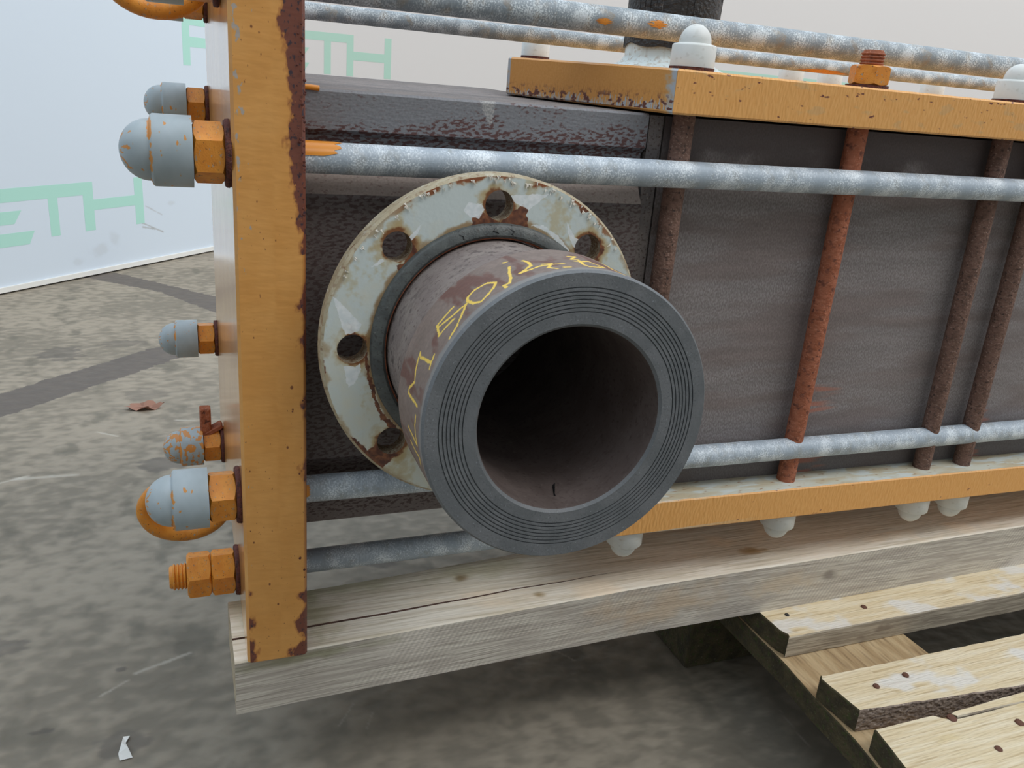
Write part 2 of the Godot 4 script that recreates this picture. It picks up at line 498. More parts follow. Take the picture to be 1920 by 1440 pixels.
func make_plate_front(brush_n: Texture2D) -> void:
	var w := 192
	var h := 1280
	var n1 := lay(101, w, h, 40.0, 4)
	var n2 := lay(102, w, h, 70.0, 3, 6.0, 1.0)
	var n3 := lay(103, w, h, 90.0, 4)
	var n4 := lay(104, w, h, 10.0, 3)
	var d := PackedByteArray()
	d.resize(w * h * 3)
	for j in h:
		var y := 0.3175 - 0.63 * j / h
		var wr := 0.0005
		if y > 0.165:
			wr = 0.0130 + 0.003 * sin(y * 60.0) + 0.004 * smoothstep(0.22, 0.27, y)
		elif y > 0.07:
			wr = 0.0030 + 0.010 * smoothstep(0.07, 0.165, y)
		for s in [[0.03, 0.012, 0.005], [-0.004, 0.014, 0.004], [-0.06, 0.01, 0.003], [-0.12, 0.01, 0.0045], [-0.246, 0.006, 0.006], [-0.276, 0.012, 0.010], [-0.306, 0.010, 0.016]]:
			wr = maxf(wr, s[2] * exp(-pow((y - s[0]) / s[1], 2.0)))
		var wl := 0.0
		for s in [[-0.268, 0.010, 0.006], [-0.30, 0.014, 0.008], [-0.236, 0.004, 0.003]]:
			wl = maxf(wl, s[2] * exp(-pow((y - s[0]) / s[1], 2.0)))
		for i in w:
			var k := j * w + i
			var x := 0.054 * i / w
			var col := rgb(215, 153, 79).lerp(rgb(225, 165, 92), n4[k] / 255.0)
			col = col * (0.985 + 0.03 * n2[k] / 255.0)
			# bare grey primer near the near-side corner
			var g := smoothstep(172.0, 186.0, n1[(k + 4001) % (w * h)] - absf(x - 0.006) * 5500.0 - (0.0 if y > 0.08 and y < 0.3 else 40.0))
			col = col.lerp(rgb(170, 169, 173), g * 0.85)
			# pin holes and specks
			col = col.lerp(rgb(123, 77, 44), smoothstep(222.0, 232.0, float(n3[k])))
			var er := wr + (n1[k] - 127) / 255.0 * 0.009 * smoothstep(0.0, 0.004, wr) - (0.054 - x)
			var el := wl + (n1[k] - 127) / 255.0 * 0.008 * smoothstep(0.0, 0.003, wl) - x
			var e := maxf(er, el)
			col = col.lerp(rgb(172, 110, 58), smoothstep(-0.003, 0.0, e) * 0.7)
			var rc := rgb(120, 70, 55).lerp(rgb(62, 49, 58), smoothstep(164.0, 204.0, float(n3[(k + 999) % (w * h)])))
			col = col.lerp(rc, smoothstep(-0.0003, 0.0008, e))
			d[k * 3] = int(col.r * 255.0)
			d[k * 3 + 1] = int(col.g * 255.0)
			d[k * 3 + 2] = int(col.b * 255.0)
	for s in [[58, 168, 3.5], [76, 175, 2.0], [80, 205, 2.2], [150, 730, 4.5], [152, 770, 3.0], [75, 1110, 3.0], [100, 1155, 4.0], [30, 1020, 3.0], [62, 420, 2.0], [110, 480, 1.8], [45, 640, 2.0], [136, 840, 3.5], [24, 880, 2.5]]:
		d = disc(d, w, h, s[0], s[1], s[2], s[2] * 0.8, rgb(125, 75, 44), 0.9, n1)
	M.plate_front = bump(mat(to_tex(d, w, h), 0.38), normal_tex(n2, w, h, 2.0), 0.25)
	M.plate_front.texture_repeat = false

func make_header() -> void:
	var w := 640
	var h := 800
	var n1 := lay(111, w, h, 120.0, 4, 2.4, 1.0)
	var n2 := lay(112, w, h, 9.0, 4, 3.0, 1.0)
	var n3 := lay(113, w, h, 160.0, 2)
	var d := PackedByteArray()
	d.resize(w * h * 3)
	for j in h:
		var y := 0.2 - 0.4 * j / h
		for i in w:
			var k := j * w + i
			var x := -0.15 + 0.322 * i / w
			var jj := (j + int(i * 0.09)) % h
			var a := n1[jj * w + i]
			var b := n2[jj * w + i]
			var depth := y - (b - 127) / 255.0 * 0.05
			var dens := smoothstep(0.197, 0.168, depth)
			var base := rgb(125, 126, 130)
			var spot := rgb(89, 61, 59)
			if y < 0.113 and y > -0.133:
				base = rgb(100, 92, 90)
				spot = rgb(74, 59, 57)
				dens = 0.8
			elif y <= -0.133:
				base = rgb(110, 100, 97)
				spot = rgb(72, 57, 54)
				dens = 0.75 * smoothstep(-0.205, -0.18, y)
			elif y < 0.135:
				base = rgb(155, 142, 134)  # light on the upward slope is painted in as a paler base
				dens = 0.1
			var col := base * (0.93 + 0.14 * n3[k] / 255.0)
			col = col.lerp(spot, smoothstep(178.0 - 62.0 * dens, 200.0 - 62.0 * dens, float(a)) * minf(1.0, dens + 0.25))
			d[k * 3] = int(col.r * 255.0)
			d[k * 3 + 1] = int(col.g * 255.0)
			d[k * 3 + 2] = int(col.b * 255.0)
	var sx := w / 0.322
	var sy := h / 0.4
	d = blot(d, w, h, PackedVector2Array([Vector2(0.155 * sx, 0.001 * sy), Vector2(0.168 * sx, 0.001 * sy), Vector2(0.168 * sx, 0.013 * sy), Vector2(0.165 * sx, 0.026 * sy), Vector2(0.161 * sx, 0.018 * sy), Vector2(0.157 * sx, 0.012 * sy)]), rgb(186, 183, 179), rgb(140, 140, 140), 0.8, n3, 4.0)
	M.header = bump(mat(to_tex(d, w, h), 0.62), normal_tex(n1, w, h, 1.2), 0.5)

func make_body() -> void:
	var w := 1152
	var h := 448
	var n1 := lay(121, w, h, 520.0, 2, 1.0, 1.5)
	var n2 := lay(122, w, h, 7.0, 4, 6.0, 1.0)
	var n3 := lay(123, w, h, 22.0, 3, 9.0, 1.0)
	var n4 := lay(124, w, h, 14.0, 4)
	var d := PackedByteArray()
	d.resize(w * h * 3)
	for j in h:
		var y := 0.2 - 0.42 * j / h
		for i in w:
			var k := j * w + i
			var x := 0.19 + 1.03 * i / w
			var col := rgb(117, 109, 108).lerp(rgb(149, 144, 144), smoothstep(50.0, 205.0, float(n1[k])))
			col = col.lerp(rgb(110, 93, 88), 0.35 * smoothstep(120.0, 190.0, float(n2[k])))
			col = col * (0.94 + 0.12 * n3[k] / 255.0)
			col = col.lerp(rgb(82, 73, 72), 0.7 * smoothstep(0.135, 0.165, y + (n4[k] - 127) / 255.0 * 0.05))  # top band: part stain, part shade of the upper plate painted in
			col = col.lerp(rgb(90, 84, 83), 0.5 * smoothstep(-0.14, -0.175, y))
			# rust run from the bolts, carried to the right
			for s in [[0.425, 0.06, -0.03], [0.71, 0.04, -0.10], [0.214, 0.03, 0.03]]:
				var dx: float = (x - s[0]) / s[1]
				if dx > 0.0 and dx < 1.6 and y < s[2]:
					var t := (1.0 - dx / 1.6) * smoothstep(108.0 + 70.0 * dx, 150.0 + 70.0 * dx, float(n3[k])) * smoothstep(s[2], s[2] - 0.05, y)
					col = col.lerp(rgb(186, 105, 82), t * 0.75)
			d[k * 3] = int(col.r * 255.0)
			d[k * 3 + 1] = int(col.g * 255.0)
			d[k * 3 + 2] = int(col.b * 255.0)
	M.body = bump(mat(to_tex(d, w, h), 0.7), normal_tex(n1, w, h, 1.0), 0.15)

func make_flange(lumps_n: Texture2D) -> void:
	var w := 768
	var sc := w / 0.29
	var n1 := lay(131, w, w, 12.0, 5)
	var n2 := lay(132, w, w, 40.0, 4)
	var n3 := lay(133, w, w, 7.0, 4, 1.0, 2.5)
	var d := PackedByteArray()
	d.resize(w * w * 3)
	for j in w:
		var y := 0.145 - j / sc
		for i in w:
			var k := j * w + i
			var x := -0.145 + i / sc
			var r := sqrt(x * x + y * y)
			if r > 0.147 or r < 0.098:
				continue
			var a := atan2(y, x)
			var f := fposmod(a + PI / 8.0, PI / 4.0) - PI / 8.0
			var hd := sqrt(r * r + 0.1175 * 0.1175 - 2.0 * r * 0.1175 * cos(f))
			var m1 := (n1[k] - 127) / 255.0
			var m2 := (n2[k] - 127) / 255.0
			var col := rgb(205, 216, 214).lerp(rgb(213, 213, 197), clampf(0.35 - y * 4.0 + m1, 0.0, 1.0))
			col = col.lerp(rgb(188, 172, 128), 0.55 * smoothstep(0.08, 0.40, (n3[k] - 127) / 255.0 + 0.4 * m2 - 0.02))
			col = col.lerp(rgb(184, 162, 116), 0.85 * smoothstep(0.021, 0.013, hd + m1 * 0.016))
			col = col.lerp(rgb(126, 81, 48), smoothstep(0.0152, 0.0122, hd + m1 * 0.008 + m2 * 0.003))
			col = col.lerp(rgb(155, 122, 81), 0.8 * smoothstep(0.1085, 0.1045, r + m1 * 0.008))
			col = col.lerp(rgb(170, 149, 116), 0.75 * smoothstep(0.1365, 0.1415, r + m1 * 0.012))
			var top := smoothstep(0.9, 0.5, absf(a - 1.45))
			col = col.lerp(rgb(143, 85, 52), top * smoothstep(0.1385, 0.1415, r + m1 * 0.014 + m2 * 0.004))
			d[k * 3] = int(col.r * 255.0)
			d[k * 3 + 1] = int(col.g * 255.0)
			d[k * 3 + 2] = int(col.b * 255.0)
	# scaled-off paint down to rust, then white scrape marks (millimetres from the centre)
	var rust := [[-23, 99, -22, 107, -13, 112, 1, 104, 8, 111, 20, 119, 25, 115, 24, 110, 27, 104, 26, 99, 13, 101, -6, 101],
		[-76, 90, -72, 87, -66, 80, -71, 74, -81, 62, -84, 68, -77, 70], [-121, 23, -114, 11, -116, 10, -120, 19],
		[-104, 16, -107, 10, -105, -9, -103, -21, -99, -33, -97, -45, -92, -56, -79, -71, -76, -74, -79, -78, -91, -64, -96, -54, -100, -42, -104, -30, -107, -12, -109, 5],
		[-119, -75, -113, -81, -103, -90, -94, -85, -92, -88, -80, -95, -74, -95, -71, -93, -82, -100, -90, -108, -97, -105, -107, -93, -117, -80],
		[81, 97, 87, 95, 100, 84, 98, 80, 94, 73, 88, 76, 91, 86], [-144, -11, -140, -8, -138, -22, -143, -21], [71, 118, 77, 121, 81, 115, 74, 112]]
	for q in rust:
		var poly := PackedVector2Array()
		for i in range(0, q.size(), 2):
			poly.append(Vector2((q[i] * 0.001 + 0.145) * sc, (0.145 - q[i + 1] * 0.001) * sc))
		d = blot(d, w, w, poly, rgb(82, 46, 36), rgb(136, 84, 54), 0.95, n2, 4.5)
	var white := [[-31, 113, -27, 119, -15, 119, -13, 114, -17, 106, -25, 108], [8, 126, 43, 128, 26, 115, 15, 119], [-75, 90, -64, 102, -67, 94, -73, 87],
		[-104, 67, -95, 74, -93, 71], [61, 106, 70, 93, 74, 91, 71, 83, 63, 95], [28, 102, 39, 103, 54, 94, 66, 81, 62, 81, 44, 97],
		[-133, 44, -123, 34, -110, 21, -112, 15, -123, 12, -127, 21], [-124, -14, -115, -15, -111, -12, -110, -17, -115, -29, -120, -33, -122, -28]]
	for q in white:
		var poly := PackedVector2Array()
		for i in range(0, q.size(), 2):
			poly.append(Vector2((q[i] * 0.001 + 0.145) * sc, (0.145 - q[i + 1] * 0.001) * sc))
		d = blot(d, w, w, poly, rgb(240, 245, 247), rgb(222, 231, 234), 0.9, n2, 3.0)
	M.flange = bump(mat(to_tex(d, w, w), 0.42), normal_tex(n2, w, w, 1.2), 0.3)

func make_collar() -> void:
	var w := 1536
	var h := 160
	var n1 := lay(141, w, h, 30.0, 5)
	var n2 := lay(142, w, h, 150.0, 3)
	var n3 := lay(143, w, h, 22.0, 4, 1.0, 3.0)
	var d := PackedByteArray()
	d.resize(w * h * 3)
	for j in h:
		var z := 0.108 + 0.0711 * j / h
		for i in w:
			var k := j * w + i
			var col := rgb(117, 103, 95).lerp(rgb(132, 117, 109), n1[k] / 255.0)
			col = col.lerp(rgb(103, 69, 61), 0.8 * smoothstep(130.0, 172.0, float(n3[k])) * smoothstep(0.176, 0.160, z))
			col = col * (0.93 + 0.14 * n2[k] / 255.0)
			col = col.lerp(rgb(132, 130, 128), smoothstep(0.1695, 0.1735, z + (n1[k] - 127) / 255.0 * 0.006))
			d[k * 3] = int(col.r * 255.0)
			d[k * 3 + 1] = int(col.g * 255.0)
			d[k * 3 + 2] = int(col.b * 255.0)
	# handwriting in yellow marker: degrees round the pipe, millimetres along it
	var ink := [[87, 134, 83, 131, 88, 144, 85, 144, 87, 160, 86, 167, 82, 165, 78, 159, 80, 152, 81, 144, 86, 152, 88, 150], [68, 116, 74, 158, 73, 172], [96, 167, 94, 168],
		[105, 133, 104, 140, 105, 149, 109, 155, 111, 157, 107, 157, 102, 155, 99, 156, 94, 158], [101, 152, 98, 154, 101, 162, 99, 168], [111, 124, 110, 125], [111, 137, 113, 146, 115, 159, 117, 166, 119, 165, 119, 170],
		[120, 153, 122, 146, 127, 143, 131, 146, 132, 150, 131, 161, 129, 166, 126, 164, 122, 159, 120, 153], [137, 141, 142, 141, 146, 140, 146, 141, 148, 153, 144, 154, 140, 156], [133, 153, 137, 161, 141, 167, 143, 169, 146, 170],
		[133, 153, 140, 150, 146, 144], [154, 163, 156, 164], [159, 166, 157, 164, 159, 142, 158, 138, 160, 139, 164, 142, 168, 147, 172, 138, 174, 138, 174, 151, 174, 163], [178, 162, 182, 161, 189, 164, 187, 140], [193, 141, 194, 152, 194, 165, 198, 161]]
	for q in ink:
		for i in range(0, q.size() - 2, 2):
			var a := Vector2(q[i] / 360.0 * w, (q[i + 1] - 108.0) / 71.1 * h)
			var b := Vector2(q[i + 2] / 360.0 * w, (q[i + 3] - 108.0) / 71.1 * h)
			d = stroke(d, w, h, a, b, 2.9, rgb(234, 200, 92), 0.75, n2)
	M.collar = bump(mat(to_tex(d, w, h), 0.66), normal_tex(n2, w, h, 1.0), 0.35)

func make_strips() -> void:
	# flame-cut edges of the clamping plates: fine upright ridges, specks of rust, a strip of primer along an edge
	for kind in 3:
		var w := 1280 if kind < 2 else 384
		var h := 96
		var n1 := lay(151 + 5 * kind, w, h, 300.0 if kind < 2 else 120.0, 2, 1.0, 8.0)
		var n2 := lay(152 + 5 * kind, w, h, 60.0, 4)
		var n3 := lay(153 + 5 * kind, w, h, 20.0, 4)
		var d := PackedByteArray()
		d.resize(w * h * 3)
		for j in h:
			var v := float(j) / h
			for i in w:
				var k := j * w + i
				var u := float(i) / w
				var col := rgb(230, 166, 92).lerp(rgb(238, 180, 108), n1[k] / 255.0)
				if kind == 0:
					col = col.lerp(rgb(112, 62, 52), smoothstep(196.0, 208.0, n2[k] - v * 26.0 - u * 18.0))
					col = col.lerp(rgb(178, 170, 153), 0.22 * smoothstep(168.0, 205.0, n3[k] - absf(v - 0.5) * 60.0))
				elif kind == 1:
					col = col.lerp(rgb(126, 68, 52), smoothstep(212.0, 222.0, n2[k] - v * 40.0))
					col = col.lerp(rgb(200, 200, 199), 0.9 * smoothstep(0.14, 0.08, v + (n3[k] - 127) / 255.0 * 0.2) * smoothstep(0.2, 0.0, u))
				else:
					col = rgb(206, 145, 74).lerp(rgb(214, 155, 87), n2[k] / 255.0)
					col = col.lerp(rgb(150, 98, 54), 0.7 * smoothstep(150.0, 200.0, n1[k] + v * 30.0 - 20.0) * smoothstep(0.45, 0.9, v))
					var e := v + (n1[k] - 127) / 255.0 * 0.5 - 0.92
					e = maxf(e, u + (n3[k] - 127) / 255.0 * 0.06 - 0.965)
					col = col.lerp(rgb(176, 182, 188), smoothstep(-0.03, 0.03, e))
					col = col.lerp(rgb(104, 64, 56), smoothstep(176.0, 190.0, n3[k] + v * 40.0 - 12.0) * smoothstep(0.6, 0.85, v))
				d[k * 3] = int(col.r * 255.0)
				d[k * 3 + 1] = int(col.g * 255.0)
				d[k * 3 + 2] = int(col.b * 255.0)
		M["strip%d" % kind] = bump(mat(to_tex(d, w, h), 0.45), normal_tex(n1, w, h, 2.5), 0.3 if kind < 2 else 0.1)
	# the pale upper side of the lower plate
	var w := 1024
	var h := 64
	var d := tones(171, w, h, rgb(211, 211, 197), rgb(203, 190, 162), rgb(155, 112, 77), rgb(215, 221, 217), [10.0, 44.0, 16.0], [186.0, 140.0, 50.0], Vector2(3, 1))
	M.plate_top = mat(to_tex(d, w, h), 0.55)

func make_woods() -> void:
	var n := lay(181, 1024, 128, 40.0, 3, 14.0, 1.0)
	var wn := normal_tex(n, 1024, 128, 1.6)
	# timber: grey sawn face with a tan patch, pale top
	var w := 1536
	var h := 96
	var d := wood(183, w, h, rgb(186, 178, 168), rgb(210, 204, 192), rgb(149, 141, 131), rgb(220, 213, 202), 12.0, 176.0, 0.05)
	var rag := lay(187, w, h, 30.0, 4)
	for q in [[0.36, 0.47, 0.10, 0.5, rgb(208, 178, 144), 0.5], [0.50, 0.4, 0.07, 0.35, rgb(213, 186, 151), 0.4], [0.05, 0.12, 0.08, 0.12, rgb(132, 132, 99), 0.55], [0.55, 0.42, 0.012, 0.16, rgb(132, 123, 114), 0.7]]:
		d = disc(d, w, h, q[0] * w, q[1] * h, q[2] * w, q[3] * h, q[4], q[5], rag, 0.0 if q[2] > 0.02 else 0.2)
	M.timber_front = bump(mat(to_tex(d, w, h), 0.88), wn, 0.6)
	h = 128
	d = wood(191, w, h, rgb(237, 227, 208), rgb(252, 245, 230), rgb(203, 191, 166), rgb(255, 237, 211), 10.0, 178.0)
	rag = lay(193, w, h, 30.0, 4)
	for q in [[0.04, 0.4, 0.05, 0.6, rgb(166, 168, 124), 0.6], [0.10, 0.15, 0.07, 0.25, rgb(182, 182, 141), 0.5], [0.20, 0.2, 0.06, 0.25, rgb(195, 191, 153), 0.45], [0.19, 0.33, 0.008, 0.08, rgb(155, 131, 94), 0.8], [0.245, 0.74, 0.008, 0.07, rgb(166, 141, 102), 0.8], [0.475, 0.55, 0.018, 0.08, rgb(185, 147, 98), 0.8]]:
		d = disc(d, w, h, q[0] * w, q[1] * h, q[2] * w, q[3] * h, q[4], q[5], rag, 0.0 if q[2] > 0.02 else 0.2)
	M.timber_top = bump(mat(to_tex(d, w, h), 0.85), wn, 0.5)
	# pallet boards
	for kind in 2:
		w = 768
		h = 128
		d = wood(201 + 7 * kind, w, h, rgb(226, 208, 172), rgb(236, 222, 192), rgb(190, 166, 126), rgb(232, 230, 226) if kind == 0 else rgb(224, 204, 160), 9.0 if kind == 0 else 13.0, 140.0 if kind == 0 else 190.0)
		M["board%d" % kind] = bump(mat(to_tex(d, w, h), 0.85), wn, 0.9)
	d = wood(217, 768, 48, rgb(162, 151, 133), rgb(195, 184, 164), rgb(124, 113, 98), rgb(137, 124, 109), 7.0, 170.0)
	M.board_side = bump(mat(to_tex(d, 768, 48), 0.9), wn, 0.8)
	d = tones(219, 768, 48, rgb(138, 122, 110), rgb(165, 149, 136), rgb(102, 89, 81), rgb(190, 176, 163), [30.0, 60.0, 60.0], [160.0, 188.0, 24.0], Vector2(2, 1))
	M.bark = bump(mat(to_tex(d, 768, 48), 0.95), normal_tex(lay(220, 768, 48, 60.0, 3), 768, 48, 4.0), 1.0)
	d = wood(223, 512, 96, rgb(176, 150, 112), rgb(196, 172, 134), rgb(124, 100, 72), rgb(186, 164, 128), 12.0, 200.0)
	M.stringer_top = bump(mat(to_tex(d, 512, 96), 0.88), wn, 0.9)

func make_floor() -> void:
	var w := 1280
	var sc := w / 3.6
	var n1 := lay(231, w, w, 9.0, 5)
	var n2 := lay(232, w, w, 120.0, 4, 1.6, 1.0)
	var n3 := lay(233, w, w, 26.0, 5, 1.0, 1.6)
	var d := PackedByteArray()
	d.resize(w * w * 3)
	for k in w * w:
		var col := rgb(121, 115, 103).lerp(rgb(149, 141, 127), smoothstep(74.0, 178.0, 0.4 * n1[k] + 0.6 * n2[k]))
		col = col.lerp(rgb(92, 89, 79), 0.55 * smoothstep(165.0, 215.0, float(n3[k])))
		d[k * 3] = int(col.r * 255.0)
		d[k * 3 + 1] = int(col.g * 255.0)
		d[k * 3 + 2] = int(col.b * 255.0)
	var px := func(x: float, z: float) -> Vector2: return Vector2((x + 2.0) * sc, (z + 3.3) * sc)
	# tyre marks
	for q in [[-1.4, -0.52, -0.632, -1.391, -0.292, -1.732, 0.1, -2.12, 0.12, -2.0, -0.265, -1.601, -0.609, -1.242, -1.38, -0.37], [-0.56, -2.56, -0.463, -2.63, -0.145, -2.266, 0.3, -1.75, 0.26, -1.55, -0.154, -2.06, -0.31, -2.33]]:
		var poly := PackedVector2Array()
		for i in range(0, q.size(), 2):
			poly.append(px.call(q[i], q[i + 1]))
		d = blot(d, w, w, poly, rgb(96, 90, 85), rgb(85, 80, 77), 0.85, n2, 3.0)
	# damp rings and dark flecks, pale scrapes
	for q in [[-0.54, -1.675, 0.055, 0.06, 0.45], [-0.29, -0.95, 0.05, 0.035, 0.5], [-0.33, -1.34, 0.05, 0.04, 0.2], [-0.34, -0.336, 0.009, 0.006, 0.6], [-0.42, -0.245, 0.016, 0.004, 0.6], [-0.33, -0.20, 0.03, 0.02, 0.4], [-0.5, -0.42, 0.05, 0.02, 0.4], [0.03, -0.52, 0.03, 0.03, 0.5], [-0.02, -0.55, 0.016, 0.02, 0.5], [-0.4, -1.75, 0.06, 0.03, 0.3]]:
		var c: Vector2 = px.call(q[0], q[1])
		d = disc(d, w, w, c.x, c.y, q[2] * sc, q[3] * sc, rgb(86, 82, 78), q[4], n2)
	for q in [[-0.323, -0.323, -0.257, -0.348, 1.2], [-0.36, -0.29, -0.33, -0.312, 0.8], [-0.096, -0.163, -0.073, -0.197, 0.5], [-0.066, -0.150, -0.053, -0.175, 0.5], [-0.54, -0.93, -0.44, -0.93, 2.5], [-0.6, -0.90, -0.52, -0.94, 1.5], [-0.42, -1.13, -0.38, -1.10, 1.2], [-0.27, -1.17, -0.23, -1.16, 1.5], [0.446, -0.038, 0.440, 0.027, 0.5], [0.23, -0.2, 0.19, -0.26, 0.6]]:
		d = stroke(d, w, w, px.call(q[0], q[1]), px.call(q[2], q[3]), q[4], rgb(190, 186, 176), 0.22, n2)
	M.floor = mat(to_tex(d, w, w), 0.78)
	M.floor.detail_enabled = true
	M.floor.detail_uv_layer = BaseMaterial3D.DETAIL_UV_1
	M.floor = bump(M.floor, normal_tex(n2, w, w, 2.0), 0.6)
	M.floor.detail_enabled = false

# ---------------------------------------------------------------- the scene
func _ready() -> void:
	setup_view()
	make_materials()
	build_setting()
	build_exchanger()
	build_timber()
	build_pallet()
	build_litter()

func setup_view() -> void:
	var cam := Camera3D.new()
	cam.name = "camera"
	cam.fov = 49.1033
	cam.near = 0.05
	cam.far = 100.0
	cam.transform = Transform3D(Basis(Vector3(0.931413, 0.077213, 0.355679), Vector3(0.049456, 0.941325, -0.333859), Vector3(-0.360588, 0.328551, 0.872944)), P(-0.242971, 0.205656, 0.645483))
	add_child(cam)
	cam.current = true
	var sky_m := ProceduralSkyMaterial.new()
	sky_m.sky_top_color = rgb(226, 241, 255)       # an overcast sky: twice as bright overhead as at the horizon
	sky_m.sky_horizon_color = rgb(170, 174, 179)
	sky_m.sky_curve = 0.6
	sky_m.ground_horizon_color = rgb(170, 168, 162)
	sky_m.ground_bottom_color = rgb(120, 118, 112)
	sky_m.sky_energy_multiplier = 0.75
	var sky := Sky.new()
	sky.sky_material = sky_m
	# the bright part of the overcast sky, high over the viewer's right shoulder
	var sun := DirectionalLight3D.new()
	sun.name = "bright_cloud_light"
	sun.light_color = Color(1.0, 0.995, 0.99)
	sun.light_energy = 0.26
	sun.light_angular_distance = 50.0
	sun.shadow_enabled = true
	add_child(sun)
	sun.look_at_from_position(Vector3(0.50, 0.62, 0.60) * 10.0, Vector3.ZERO)
	var env := Environment.new()
	env.background_mode = Environment.BG_SKY
	env.sky = sky
	env.tonemap_mode = Environment.TONE_MAPPER_LINEAR
	env.tonemap_exposure = 3.9
	env.sdfgi_enabled = true
	env.ssao_enabled = true
	env.ssil_enabled = true
	var we := WorldEnvironment.new()
	we.name = "environment"
	we.environment = env
	add_child(we)

# ---- floor, two logo walls
const LA := Vector2(-0.772, -2.31)
const LD := Vector2(0.6764, -0.7365)
const RA := Vector2(0.0757, -3.233)
const RD := Vector2(1.0, 0.0)
const WALL_H := 2.6

func on_wall(a: Vector2, d: Vector2, s: float, y: float, out: float) -> Vector3:
	var n := Vector2(-d.y, d.x)
	var p := a + d * s + n * out
	return Vector3(p.x, y, p.y)

func wall_box(g: Geo, a: Vector2, d: Vector2, s0: float, s1: float, y0: float, y1: float, o0: float, o1: float) -> void:
	var q := []
	for o in [o0, o1]:
		for e in [[s0, y0], [s1, y0], [s1, y1], [s0, y1]]:
			q.append(on_wall(a, d, e[0], e[1], o))
	var n3 := Vector3(-d.y, 0, d.x)
	var d3 := Vector3(d.x, 0, d.y)
	g.quad(q[4], q[5], q[6], q[7], n3)
	g.quad(q[0], q[1], q[2], q[3], -n3)
	g.quad(q[3], q[2], q[6], q[7], Vector3.UP)
	g.quad(q[0], q[1], q[5], q[4], Vector3.DOWN)
	g.quad(q[0], q[3], q[7], q[4], -d3)
	g.quad(q[1], q[2], q[6], q[5], d3)

func letter_poly(parent: Node, a: Vector2, d: Vector2, m: Material, called: String, polys: Array) -> void:
	var g := Geo.new()
	var n3 := Vector3(-d.y, 0, d.x)
	for q in polys:
		var front := []
		var back := []
		for i in range(0, q.size(), 2):
			front.append(on_wall(a, d, q[i], q[i + 1], 0.0004))
			back.append(on_wall(a, d, q[i], q[i + 1], -0.001))
		for i in range(1, front.size() - 1):
			g.flat(front[0], front[i], front[i + 1], n3)
		var mid := Vector3.ZERO
		for p in front:
			mid += p / front.size()
		for i in front.size():
			var j := (i + 1) % front.size()
			g.quadn(front[i], front[j], back[j], back[i], front[i] + front[j] - 2.0 * mid)
	put(parent, called, mesh_of([[g, m]]), "green letter of the wall logo")

